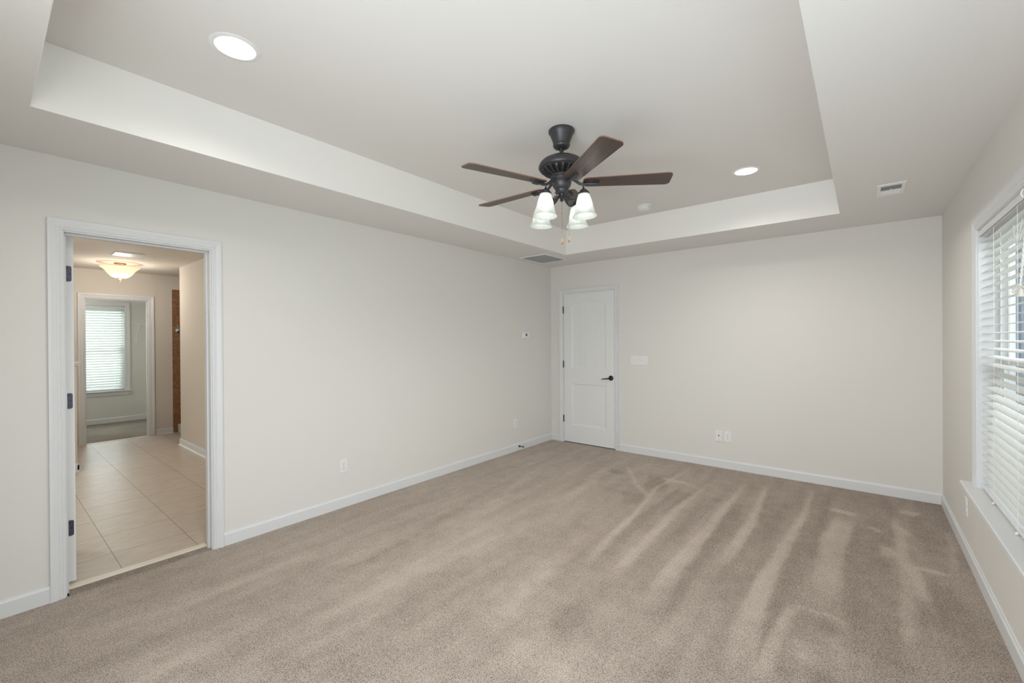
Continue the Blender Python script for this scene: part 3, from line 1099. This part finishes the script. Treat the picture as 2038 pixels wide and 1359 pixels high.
# ------------------------------------------------------------------ ceiling fan
FX, FY = 1.981, -2.816
fan = empty('ceiling_fan', (FX, FY, ZT), label='dark bronze five-blade ceiling fan with four lit glass shades', cat='ceiling fan')
z = lambda a: a - ZT
def L(prof): return [(r, z(h)) for r, h in prof]
MB().lathe(L([(.0, 2.7215), (.077, 2.7215), (.081, 2.717), (.081, 2.706), (.075, 2.699), (.071, 2.691), (.064, 2.674), (.057, 2.656), (.0525, 2.641), (.0505, 2.632), (.053, 2.629), (.053, 2.622), (.046, 2.612), (.036, 2.607), (.022, 2.606), (.020, 2.612), (.0, 2.612)]), 56).build('canopy', M_FAN, fan, smooth=True)
MB().lathe(L([(.0, 2.612), (.0130, 2.612), (.0130, 2.566), (.018, 2.563), (.021, 2.556), (.023, 2.550), (.0, 2.550)]), 24).build('downrod', M_FAN, fan, smooth=True)
mh = MB().lathe(L([(.0, 2.553), (.030, 2.552), (.065, 2.549), (.095, 2.542), (.120, 2.529), (.136, 2.513), (.1435, 2.497), (.1445, 2.487), (.140, 2.479), (.136, 2.478), (.1365, 2.474), (.131, 2.471), (.118, 2.468), (.0, 2.468)]), 72).build('motor_housing', M_FAN, fan, smooth=True)
MB().lathe(L([(.0, 2.469), (.106, 2.469), (.062, 2.436), (.0, 2.436)]), 48).build('vent_core', M_FANDARK, mh, smooth=True)
g = MB()
for i in range(20):
    a = 2 * PI * i / 20
    c_, s_ = math.cos(a), math.sin(a)
    def rp(r, t, h): return (r * c_ - t * s_, r * s_ + t * c_, z(h))
    w0 = .0105
    pr = [(.129, 2.473), (.120, 2.458), (.098, 2.445), (.066, 2.435), (.060, 2.440), (.090, 2.455), (.106, 2.470)]
    lo_ = [g.bm.verts.new(rp(r, -w0 / 2 * (r / .12) - .001, h)) for r, h in pr]
    hi_ = [g.bm.verts.new(rp(r, w0 / 2 * (r / .12) + .001, h)) for r, h in pr]
    g.bm.faces.new(lo_); g.bm.faces.new(list(reversed(hi_)))
    for k in range(len(pr)):
        l_ = (k + 1) % len(pr)
        g.bm.faces.new((lo_[k], lo_[l_], hi_[l_], hi_[k]))
g.build('vent_ribs', M_FAN, mh)
MB().lathe(L([(.0, 2.441), (.066, 2.441), (.068, 2.436), (.066, 2.428), (.059, 2.424), (.057, 2.412), (.057, 2.402), (.0, 2.402)]), 48).build('flywheel', M_FAN, fan, smooth=True)
MB().lathe(L([(.0, 2.403), (.058, 2.403), (.0605, 2.398), (.060, 2.390), (.0575, 2.378), (.051, 2.363), (.0435, 2.355), (.0405, 2.353), (.0415, 2.349), (.0385, 2.339), (.0335, 2.331), (.026, 2.325), (.021, 2.322), (.0, 2.322)]), 48).build('switch_housing', M_FAN, fan, smooth=True)
MB().lathe(L([(.0, 2.326), (.019, 2.325), (.018, 2.318), (.014, 2.312), (.017, 2.306), (.0155, 2.297), (.009, 2.293), (.0115, 2.287), (.0125, 2.283), (.005, 2.276), (.0, 2.273)]), 24).build('finial', M_FAN, fan, smooth=True)

# one blade with its iron, then four copies
TH0 = yaw * -1
def blade_dir(deg):
    # angle measured from the camera's right towards its forward direction
    a = math.radians(deg)
    rx, ry = math.cos(yaw), -math.sin(yaw)
    fx, fy = math.sin(yaw), math.cos(yaw)
    return math.atan2(math.cos(a) * ry + math.sin(a) * fy, math.cos(a) * rx + math.sin(a) * fx)
def outline():
    pts = []
    r0, r1, w0, w1 = .132, .662, .050, .0665
    def cnr(cx, cy, r, a0, a1, n=7):
        return [(cx + r * math.cos(a0 + (a1 - a0) * k / n), cy + r * math.sin(a0 + (a1 - a0) * k / n)) for k in range(n + 1)]
    pts += cnr(r1 - .028, -w1 + .028, .028, -PI / 2, 0)
    pts += cnr(r1 - .028, w1 - .028, .028, 0, PI / 2)
    pts += cnr(r0 + .034, w0 - .034, .034, PI / 2, PI)
    pts += cnr(r0 + .034, -w0 + .034, .034, PI, 1.5 * PI)
    return pts
PITCH = math.radians(-9.5)
bl0 = MB().prism(outline(), lambda a, b, t: (a, b, t), -.003, .003, 0, 1).build('fan_blade', [M_BLADE, M_EDGE], fan)
def pt(p): return p
ir = MB()
ir.tube([(.050, 0, .034), (.072, 0, .024), (.092, 0, .006), (.112, 0, -.010), (.140, 0, -.014), (.165, 0, -.010)], [.012, .0105, .009, .0085, .009, .010], 12)
pd = []
for k in range(28):
    a = 2 * PI * k / 28
    pd.append((.192 + .042 * math.cos(a), .021 * math.sin(a) * (1 + .12 * math.cos(a))))
ir.prism(pd, lambda a, b, t: (a, b, t), -.0085, -.003)
ir.tube([(.156, 0, -.010), (.180, 0, -.0135), (.212, 0, -.0135), (.228, 0, -.008)], [.006, .0115, .0115, .004], 12)
iron0 = ir.build('blade_iron', M_FAN, bl0, smooth=True)
scr = [MB().lathe([(0, -.0115), (.004, -.0105), (.005, -.0085), (0, -.0085)], 14, Matrix.Translation((a, b, 0))).build('screw', M_IRON, bl0, smooth=True) for a, b in ((.172, .014), (.172, -.014))]
ANG = [(-6.5, 2.391), (67.5, 2.385), (141.5, 2.379), (210.5, 2.374), (-74.8, 2.371)]      # the wheel sits very slightly out of true
for i, (d, BZ) in enumerate(ANG):
    o = bl0
    if i:
        o = bl0.copy(); C.objects.link(o); o.parent = fan
        for ch in (iron0, *scr):
            c_ = ch.copy(); C.objects.link(c_); c_.parent = o
    o.matrix_local = Matrix.Translation((0, 0, z(BZ))) @ Matrix.Rotation(blade_dir(d), 4, 'Z') @ Matrix.Rotation(PITCH, 4, 'X')

# four lamps
LAMP_W = 6.0
RL = .163
TH = -43.0
for k in range(4):
    az = blade_dir(TH + 90 * k)
    T = Matrix.Translation((0, 0, 0)) @ Matrix.Rotation(az, 4, 'Z')
    lp = empty('lamp', (0, 0, 0)); lp.parent = fan
    lp.matrix_local = T
    # scrolled arm
    pts, rad = [], []
    for t in range(17):
        u = t / 16
        pts.append((.018 + (.138 - .018) * u, 0, z(2.314 - .036 * math.sin(PI * min(1, u * .95)) - .018 * u)))
        rad.append(.0066 - .001 * u)
    ar = MB().tube(pts, rad, 10)
    ar.tube([(.062 + .012 * math.cos(a), 0, z(2.303) + .012 * math.sin(a)) for a in [PI * .3 + 1.5 * PI * j / 14 for j in range(15)]], .0034, 8)
    ar.build('arm', M_FAN, lp, smooth=True)
    til = Matrix.Translation((.161, 0, z(2.306))) @ Matrix.Rotation(math.radians(-3), 4, 'Y')
    ft = MB().lathe([(.0, .034), (.004, .034), (.0065, .030), (.0035, .025), (.006, .018), (.0065, .014), (.012, .008), (.020, .002), (.024, -.003), (.026, -.008), (.032, -.011), (.035, -.018), (.035, -.024), (.0, -.024)], 40, til)
    ft.build('fitter', M_FAN, lp, smooth=True)
    def sh(n_, inner):
        pr = [(.0325, -.018), (.0350, -.028), (.0400, -.045), (.0450, -.062), (.0495, -.082), (.0530, -.102), (.0562, -.119), (.0600, -.134), (.0660, -.146), (.0715, -.154), (.0735, -.157)]
        if inner: return [(r - .0025, h) for r, h in reversed(pr)]
        return pr
    prf = sh(0, 0) + sh(0, 1)
    g = MB()
    n = 96
    rings = []
    for ri, (r, h) in enumerate(prf):
        ring = []
        for j in range(n):
            a = 2 * PI * j / n
            rr = r * (1 + .014 * math.cos(24 * a)) if r > .036 else r
            hh = h
            ring.append(g.bm.verts.new(til @ Vector((rr * math.cos(a), rr * math.sin(a), hh))))
        rings.append(ring)
    for a_, b_ in zip(rings, rings[1:]):
        for j in range(n):
            l_ = (j + 1) % n
            g.bm.faces.new((a_[j], a_[l_], b_[l_], b_[j]))
    s_o = g.build('lamp_shade', M_SHADE, lp, smooth=True, angle=60)
    s_o['label'] = 'lit frosted ribbed glass shade'
    MB().lathe([(.0, -.024), (.013, -.026), (.014, -.050), (.024, -.075), (.029, -.095), (.026, -.115), (.014, -.128), (.0, -.132)], 28, til).build('bulb', M_BULB, lp, smooth=True)
    pl = bpy.data.lights.new('lamp_light', 'SPOT')
    pl.energy = LAMP_W
    pl.spot_size = math.radians(160)
    pl.spot_blend = 1.0
    pl.color = (1.0, 0.93, 0.82)
    pl.shadow_soft_size = .05
    po = bpy.data.objects.new('lamp_light', pl); C.objects.link(po)
    po.location = Matrix.Translation((FX, FY, ZT)) @ T @ til @ Vector((0, 0, -.175))

# pull chains with wooden fobs (lateral, forward offsets from the fan axis)
def off(lat, fw):
    return (lat * math.cos(yaw) + fw * math.sin(yaw), -lat * math.sin(yaw) + fw * math.cos(yaw))
for lat, fw, ztop, zf in ((.001, 0, 2.276, 2.016), (.042, -.015, 2.345, 2.025)):
    ox, oy = off(lat, fw)
    chn = empty('pull_chain', (ox, oy, 0)); chn.parent = fan
    g = MB()
    g.tube([(0, 0, z(ztop)), (0, 0, z(zf + .030))], .0009, 6)
    if lat > .02:
        sx, sy = off(.028 - .047, .008)
        g.tube([(sx, sy, z(2.354)), (0, 0, z(2.345))], .0022, 6)
    else:
        g.lathe([(0, .003), (.0026, .0015), (.0026, -.0015), (0, -.003)], 10, Matrix.Translation((0, 0, z(2.200))))
    g.build('chain', M_CHAIN, chn)
    MB().lathe([(0, z(zf + .036)), (.0022, z(zf + .034)), (.0030, z(zf + .024)), (.0062, z(zf + .008)), (.0064, z(zf + .000)), (.0045, z(zf - .006)), (0, z(zf - .008))], 20).build('fob', M_FOB, chn, smooth=True)

# ------------------------------------------------------------------ recessed downlights
def downlight(x, y, label):
    root = empty('downlight', (x, y, ZT), label=label, cat='ceiling light', group='recessed downlights in the tray ceiling')
    MB().lathe([(.079, .002), (.079, -.003), (.096, -.003), (.099, -.0005), (.099, .0005)], 56, cap=False).build('trim_ring', M_PLATE, root, smooth=True)
    MB().lathe([(.079, -.003), (.072, .020), (.062, .055), (.060, .090)], 56, cap=False).build('baffle', M_CANTRIM, root, smooth=True)
    MB().lathe([(0, .062), (.036, .063), (.050, .068), (.053, .075), (0, .075)], 40).build('bulb', M_CANLENS, root, smooth=True)
    return root
downlight(*CANS[0], 'lit downlight in the tray ceiling nearest the photographer, upper left')
downlight(*CANS[1], 'lit downlight in the tray ceiling near the far wall, right of the fan')
for x, y in CANS:
    l_ = bpy.data.lights.new('downlight_light', 'SPOT')
    l_.energy = 52 if x > 2 else 36; l_.color = (1, .96, .90); l_.spot_size = math.radians(160); l_.spot_blend = 1.0; l_.shadow_soft_size = .06
    o = bpy.data.objects.new('downlight_light', l_); C.objects.link(o); o.location = (x, y, ZT - .006)

# smoke detector
sd = empty('smoke_detector', (1.775, -1.005, ZT), label='round white smoke detector on the tray ceiling right of the fan', cat='smoke detector')
MB().lathe([(0, 0), (.069, 0), (.070, -.008), (.066, -.012), (.0, -.012)], 48).build('mounting_plate', M_PLATE, sd, smooth=True)
MB().lathe([(0, -.012), (.058, -.012), (.060, -.020), (.054, -.038), (.040, -.046), (0, -.047)], 48).build('housing', M_PLATE, sd, smooth=True)
MB().lathe([(0, -.047), (.012, -.047), (.012, -.049), (0, -.049)], 20).build('button', M_PLATE, sd, smooth=True)

# supply register on the lower ceiling at right
sv = empty('air_register', (3.592, -1.140, H), label='white two-way air register on the low ceiling at right', cat='vent')
fr = MB()
hx, hy = .075, .150
for b_ in ((-hx, hx, hy - .045, hy), (-hx, hx, -hy, -hy + .045), (-hx, -hx + .022, -hy + .045, hy - .045), (hx - .022, hx, -hy + .045, hy - .045)):
    fr.box(b_[0], b_[1], b_[2], b_[3], -.006, 0)
fr.build('face_frame', M_PLATE, sv, bevel=.002)
MB().box(-hx + .022, hx - .022, -hy + .045, hy - .045, -.0008, -.0002).build('shaft_shade_sheet', M_HOLE, sv)  # flat sheet, no real opening: shaft shade is in its dark colour
for i in range(12):
    y = -hy + .052 + i * .0178
    a = math.radians(38 if i < 6 else -38)
    dy, dz = .0075 * math.cos(a), .0075 * math.sin(a)
    pr = [(y - dy, -.0065 + -dz * .4), (y + dy, -.0065 + dz * .4), (y + dy, -.0055 + dz * .4), (y - dy, -.0055 - dz * .4)]
    MB().prism(pr, lambda a_, b_, t: (t, a_, b_), -hx + .022, hx - .022).build('louver', M_PLATE, sv)
MB().box(-.004, .004, -.030, -.012, -.020, -.006).build('damper_lever', M_PLATE, sv, bevel=.001)

# return grille in the far left ceiling corner
rg = empty('return_grille', (0.305, -0.615, H), label='large white slatted return grille on the ceiling in the far left corner', cat='vent')
hx, hy = .205, .250
fr = MB()
for b_ in ((-hx, hx, hy - .025, hy), (-hx, hx, -hy, -hy + .025), (-hx, -hx + .025, -hy + .025, hy - .025), (hx - .025, hx, -hy + .025, hy - .025)):
    fr.box(*b_, -.009, 0)
fr.build('face_frame', M_PLATE, rg, bevel=.003)
MB().box(-hx + .025, hx - .025, -hy + .025, hy - .025, -.0008, -.0002).build('shaft_shade_sheet', M_DUCT, rg)  # flat sheet under the ceiling, shade of the shaft put into its grey
nlv = 26
for i in range(nlv):
    y = -hy + .032 + i * (2 * hy - .064) / (nlv - 1)
    pr = [(y - .0074, -.0085), (y + .0074, -.0030), (y + .0074, -.0020), (y - .0074, -.0075)]
    MB().prism(pr, lambda a_, b_, t: (t, a_, b_), -hx + .025, hx - .025).build('louver', M_PLATE, rg)


# ------------------------------------------------------------------ wall plates (local: plate in x/z plane facing -y)
def outlet(name, loc, rz, label, kind='duplex', group=None, cat='outlet'):
    root = empty(name, loc, rz, label, cat, group)
    MB().box(-.0355, .0355, -.006, 0, -.0575, .0575).build('cover_plate', M_PLATE, root, bevel=.002)
    if kind == 'duplex':
        for s_ in (-1, 1):
            cz = s_ * .0195
            n = 20
            pts = [(max(-.0165, min(.0165, .0195 * math.cos(2 * PI * k / n))), cz + .0145 * math.sin(2 * PI * k / n)) for k in range(n)]
            rc = MB().prism(pts, lambda a, b, t: (a, t, b), -.0085, -.006).build('socket', M_PLATE, root)
            g = MB()
            g.box(-.0075, -.0055, -.0090, -.0084, cz - .002, cz + .006)
            g.box(.0055, .0073, -.0090, -.0084, cz - .002, cz + .005)
            g.lathe([(0, 0), (.0026, 0), (.0026, .0006), (0, .0006)], 12, Matrix.Translation((0, -.0084, cz - .0065)) @ Matrix.Rotation(PI / 2, 4, 'X'))
            g.build('slots', M_SLOT, rc)
        MB().lathe([(0, 0), (.003, 0), (.003, .001), (0, .001)], 12, Matrix.Translation((0, -.006, 0)) @ Matrix.Rotation(PI / 2, 4, 'X')).build('screw', M_CHROME, root)
    else:
        MB().lathe([(0, 0), (.0065, 0), (.0065, .004), (.0042, .004), (.0042, .010), (0, .010)], 16, Matrix.Translation((0, -.006, .004)) @ Matrix.Rotation(PI / 2, 4, 'X')).build('coax_jack', M_IRON, root, smooth=True)
        for cz in (-.042, .042):
            MB().lathe([(0, 0), (.003, 0), (.003, .001), (0, .001)], 12, Matrix.Translation((0, -.006, cz)) @ Matrix.Rotation(PI / 2, 4, 'X')).build('screw', M_CHROME, root)
    return root

outlet('cable_outlet', (2.206, 0, .346), 0, 'white cable jack plate low on the far wall, left of the power outlet', 'coax')
outlet('power_outlet', (2.295, 0, .346), 0, 'white power outlet low on the far wall, beside the cable jack', group='white duplex power outlets')
outlet('power_outlet', (0, -3.171, .351), PI / 2, 'white power outlet on the left wall nearest the bathroom doorway', group='white duplex power outlets')
outlet('power_outlet', (0, -.822, .352), PI / 2, 'white power outlet on the left wall near the far corner', group='white duplex power outlets')
outlet('power_outlet', (W, -1.105, .318), -PI / 2, 'white power outlet on the right wall under the window stool', group='white duplex power outlets')

sw = empty('light_switch', (1.300, 0, 1.151), label='white four-gang switch plate right of the panelled door', cat='light switch')
MB().box(-.112, .112, -.006, 0, -.0575, .0575).build('cover_plate', M_PLATE, sw, bevel=.002)
for i in range(4):
    x = -.069 + i * .046
    sl = MB().box(x - .0052, x + .0052, -.0075, -.006, -.012, .012).build('toggle_frame', M_IVORY, sw)
    up_ = 1 if i % 2 == 0 else -1
    MB().prism([(-.0060, -.006 ), (-.0060, .006), (-.017, .006 * up_ + .0035), (-.017, .006 * up_ - .0035)], lambda a, b, t: (t, a, b), x - .0035, x + .0035).build('toggle', M_PLATE, sw)

th = empty('thermostat', (0, -.607, 1.476), PI / 2, 'white thermostat with a small dark display on the left wall near the far corner', 'thermostat')
MB().box(-.068, .068, -.006, 0, -.045, .045).build('back_plate', M_PLATE, th, bevel=.002)
MB().box(-.064, .064, -.026, -.006, -.041, .041).build('housing', M_PLATE, th, bevel=.004)
MB().box(-.022, .010, -.0268, -.026, -.014, .018).build('display', M_DISPLAY, th)
for i, zz_ in enumerate((.016, 0, -.016)):
    MB().box(.036, .050, -.028, -.026, zz_ - .004, zz_ + .004).build('button', M_IVORY, th, bevel=.001)

# door stop on the left baseboard
ds = empty('door_stop', (.013, -.765, .052), label='black rigid door stop on the baseboard near the far left corner', cat='door stop')
ry = Matrix.Rotation(PI / 2, 4, 'Y')
MB().lathe([(0, 0), (.014, 0), (.014, .003), (.008, .010), (.0055, .016), (.005, .062), (0, .062)], 20, ry).build('rod', M_IRON, ds, smooth=True)
MB().lathe([(0, .062), (.009, .062), (.009, .072), (.006, .076), (0, .076)], 20, ry).build('tip', M_SLOT, ds, smooth=True)

# ------------------------------------------------------------------ bathroom
XB = -4.906                                # far bathroom wall
CD = (-4.215, -3.507, 0.0, 2.048)          # doorway to the closet
wall('wall_bath_far', 'x', XB - TW, XB, -6.4, -3.228, 0, 2.7, [CD], M_BATH, 'bathroom wall with the closet doorway')
wall('wall_bath_right', 'y', -3.378, -3.263, -3.862, -TW, 0, 2.7, [], M_BATH, 'bathroom partition right of the tiled hallway')
wall('wall_bath_left', 'y', -6.5, -6.4, XB, -TW, 0, 2.7, [], M_BATH, 'bathroom wall hidden left of the doorway')
wall('wall_bath_back', 'y', -1.9, -1.8, XB - TW, -TW, 0, 2.7, [], M_BATH, 'bathroom wall behind the partition')
wall('wall_shower', 'x', XB - TW, XB, -3.228, -1.9, 2.232, 2.7, [], M_BATH, 'painted wall above the brown shower tile')
struct(MB().box(XB - TW, XB, -3.228, -1.9, 0, 2.232).build('wall_shower_tile', M_SHOWER), 'brown stone-tiled shower wall')
struct(MB().box(XB - TW, -TW, -6.5, -1.8, 2.439, 2.50).build('ceiling_bath', M_BATH), 'bathroom ceiling')
struct(MB().box(XB - .003, -0.148, -6.4, -1.9, -.06, 0).build('floor_tile', M_TILE), 'beige tiled bathroom floor')
baseboard('baseboard_bath_right', 'y', -1, -3.378, -3.862, -TW - .02, 'white baseboard along the bathroom partition', True)
baseboard('baseboard_bath_end', 'x', -1, -3.862, -3.391, -3.263, 'white baseboard on the end of the partition', True)
baseboard('baseboard_bath_far', 'x', 1, XB, -3.441, -3.228, 'white baseboard right of the closet doorway', True)
baseboard('baseboard_bath_far', 'x', 1, XB, -6.4, -4.29, 'white baseboard left of the closet doorway', True)
struct(MB().box(XB, XB + .14, -3.165, -3.10, 0, .13).build('trim_13', M_TRIM, bevel=.004), 'white curb end beside the shower')
jamb('trim_14', 'x', XB - TW - .002, XB + .002, -4.200, -3.521, 2.030, 'white jamb of the closet doorway', stop=(XB - .075, XB - .04, .011))
casing('trim_15', 'x', 1, XB, -4.208, -3.513, 2.038, 'white moulded casing of the closet doorway', width=.064)
struct(MB().box(XB - .05, XB + .004, -4.200, -3.521, -.01, .004).build('trim_16', M_THRESH), 'pale strip between bathroom tile and closet carpet')
# half-height wall with a cap beside the bath
wall('wall_pony', 'x', -3.36, -3.25, -5.4, -4.452, 0, 1.165, [], M_BATH, 'half-height bathroom wall seen past the door edge')
struct(MB().prism([(-.018, 1.165), (-.018, 1.18), (-.030, 1.185), (-.030, 1.204), (.140, 1.204), (.140, 1.185), (.128, 1.18), (.128, 1.165)], lambda a, b, t: (-3.36 + a, t, b), -5.4, -4.422).build('trim_17', M_TRIM), 'white cap on the half-height wall')
baseboard('baseboard_pony', 'x', 1, -3.25, -5.4, -4.439, 'white baseboard of the half-height wall', True)
baseboard('baseboard_pony_end', 'y', 1, -4.452, -3.36, -3.237, 'white baseboard on the end of the half-height wall', True)

sv = empty('shower_valve', (XB, -3.142, 1.60), label='chrome shower control on the brown tile wall', cat='shower valve')
ryp = Matrix.Rotation(PI / 2, 4, 'Y')
MB().lathe([(0, 0), (.05, 0), (.047, .008), (.018, .014), (.016, .05), (0, .05)], 28, ryp).build('escutcheon', M_CHROME, sv, smooth=True)
MB().tube([(.045, 0, 0), (.055, -.02, .03), (.05, -.03, .075)], [.010, .008, .007], 10).build('handle', M_CHROME, sv, smooth=True)

# ceiling bowl lamp
lx, ly = -4.036, -3.964
bw = empty('ceiling_lamp', (lx, ly, H), label='amber glass bowl lamp hanging under the bathroom ceiling', cat='ceiling lamp')
MB().lathe([(0, 0), (.062, 0), (.064, -.006), (.055, -.016), (.020, -.020), (0, -.020)], 40).build('canopy', M_BRASS, bw, smooth=True)
MB().lathe([(0, -.018), (.011, -.018), (.008, -.040), (.008, -.195), (0, -.195)], 20).build('stem', M_BRASS, bw, smooth=True)
pr = [(.200, -.052), (.197, -.056), (.178, -.070), (.150, -.098), (.122, -.140), (.092, -.172), (.060, -.188), (.012, -.195)]
MB().lathe(pr + [(r - .003 if r > .02 else r, h + .003) for r, h in reversed(pr)], 64, cap=False).build('glass_bowl', M_BOWL, bw, smooth=True)
MB().lathe([(0, -.190), (.030, -.192), (.030, -.200), (.020, -.208), (.010, -.214), (.012, -.220), (.006, -.232), (0, -.238)], 24).build('finial', M_BRASS, bw, smooth=True)
for a in (0.5, 2.6, 4.7):
    MB().lathe([(0, .03), (.014, .02), (.026, -.004), (.026, -.02), (.014, -.036), (0, -.04)], 20, Matrix.Translation((.07 * math.cos(a), .07 * math.sin(a), -.115))).build('bulb', emit('warm_bulb', (1, .88, .70), 3.0) if a == .5 else bpy.data.materials['warm_bulb'], bw, smooth=True)
def point(name, loc, e, col, r=.08):
    l_ = bpy.data.lights.new(name, 'POINT'); l_.energy = e; l_.color = col; l_.shadow_soft_size = r
    o = bpy.data.objects.new(name, l_); C.objects.link(o); o.location = loc
point('bowl_lamp_light', (lx, ly, H - .09), 0.8, (1, .86, .68), .06)
point('bowl_lamp_downlight', (lx, ly, H - .34), 11, (.96, .92, .84), .1)
point('bath_fill', (-2.0, -5.6, 2.0), 31, (.92, .93, .89), .12)  # added unseen fill for the bathroom, no fixture modelled
point('closet_fill', (-6.0, -4.6, 2.2), 13, (1, .98, .92), .12)  # added unseen fill that brightens the closet walls

ev = empty('bath_vent', (-3.20, -4.02, H), label='square white vent on the bathroom ceiling in front of the bowl lamp', cat='vent')
MB().box(-.13, .13, -.13, .13, -.012, 0).build('face_frame', M_PLATE, ev, bevel=.004)
for i in range(9):
    MB().box(-.10, .10, -.10 + i * .023, -.10 + i * .023 + .012, -.014, -.012).build('louver', M_PLATE, ev)

# ------------------------------------------------------------------ closet
XC = -6.870
W3 = (-4.42, -3.468, 0.545, 2.060)
wall('wall_closet_far', 'x', XC - TW, XC, -5.3, -2.9, 0, 2.6, [W3], M_CLOSET, 'closet wall with the small window')
wall('wall_closet_right', 'y', -3.02, -2.92, XC, XB - TW, 0, 2.6, [], M_CLOSET, 'closet wall at right')
wall('wall_closet_left', 'y', -5.3, -5.2, XC, XB - TW, 0, 2.6, [], M_CLOSET, 'closet wall at left')
struct(MB().box(XC - TW, XB - TW, -5.3, -2.9, H, 2.5).build('ceiling_closet', M_CLOSET), 'closet ceiling')
fl = MB(); fl.bm.free(); fl.bm = bmesh.new()
fl.bm.faces.new([fl.bm.verts.new(p) for p in ((XC, -5.2, 0), (XB - .05, -5.2, 0), (XB - .05, -3.0, 0), (XC, -3.0, 0))])
struct(fl.build('floor_closet', M_CARPET2), 'grey-brown closet carpet')
baseboard('baseboard_closet', 'x', 1, XC, -5.2, -3.02, 'white baseboard under the closet window')
sash_window('window_3', XC - .06, 1, W3[0], W3[1], W3[2] + .015, W3[3], 'white closet window with bright closed blinds')
casing('trim_18', 'x', 1, XC, W3[0] + .008, W3[1] - .008, W3[3] - .005, 'white casing of the closet window', z0=.565, width=.075)
mb = MB()
mb.box(XC - .06, XC, W3[0], W3[1], .545, .565)
mb.box(XC, XC + .045, W3[0] - .10, W3[1] + .085, .545, .565)
mb.box(XC, XC + .014, W3[0] - .07, W3[1] + .055, .480, .545)
struct(mb.build('trim_19', M_TRIM, bevel=.002), 'white stool and apron of the closet window')
cb = empty('window_blind', (XC, 0, 0), label='bright backlit white blind on the closet window', cat='blind')
ca_, cb_ = W3[0] + .012, W3[1] - .012
MB().box(-.050, -.004, ca_, cb_, 2.005, 2.052).build('headrail', M_VINYL, cb, bevel=.002)
zz = 1.985
while zz > .625:
    tl = math.radians(-52)
    c2, s2 = math.cos(tl), math.sin(tl)
    prof = [(u, .002 * (1 - (u / .025) ** 2)) for u in [-.025 + .05 * t / 5 for t in range(6)]]
    prof += [(u, h_ - .0022) for u, h_ in reversed(prof)]
    MB().prism([(-.027 + u * c2 - h_ * s2, zz + u * s2 + h_ * c2) for u, h_ in prof], lambda a, b, t: (a, t, b), ca_, cb_).build('slat', M_SLATC, cb, smooth=True, angle=50)
    zz -= .0445
MB().box(-.050, -.005, ca_, cb_, .578, .598).build('bottom_rail', M_VINYL, cb, bevel=.003)
MB().tube([(.004, cb_ - .10, 2.0), (.006, cb_ - .10, .80), (.012, cb_ - .115, .76), (.006, cb_ - .10, .66)], .002, 6).build('pull_cord', M_CORD, cb)

ws = empty('wire_shelf', (XC, -3.37, 1.735), label='white wire shelf with slanted brace on the closet wall', cat='shelf')
g = MB()
for x in (.004, .15, .297): g.tube([(x, 0, 0), (x, .35, 0)], .0032, 6)
for i in range(14):
    g.tube([(.004, .01 + i * .025, .003), (.297, .01 + i * .025, .003), (.300, .01 + i * .025, -.028)], .0016, 5)
g.tube([(.300, 0, -.028), (.300, .35, -.028)], .003, 6)
g.build('wire_deck', M_WIRE, ws)
MB().tube([(.290, .055, -.008), (.004, .055, -.285)], .006, 8).build('brace', M_WIRE, ws, smooth=True)
MB().box(0, .006, .045, .065, -.315, -.270).build('wall_clip', M_WIRE, ws, bevel=.001)
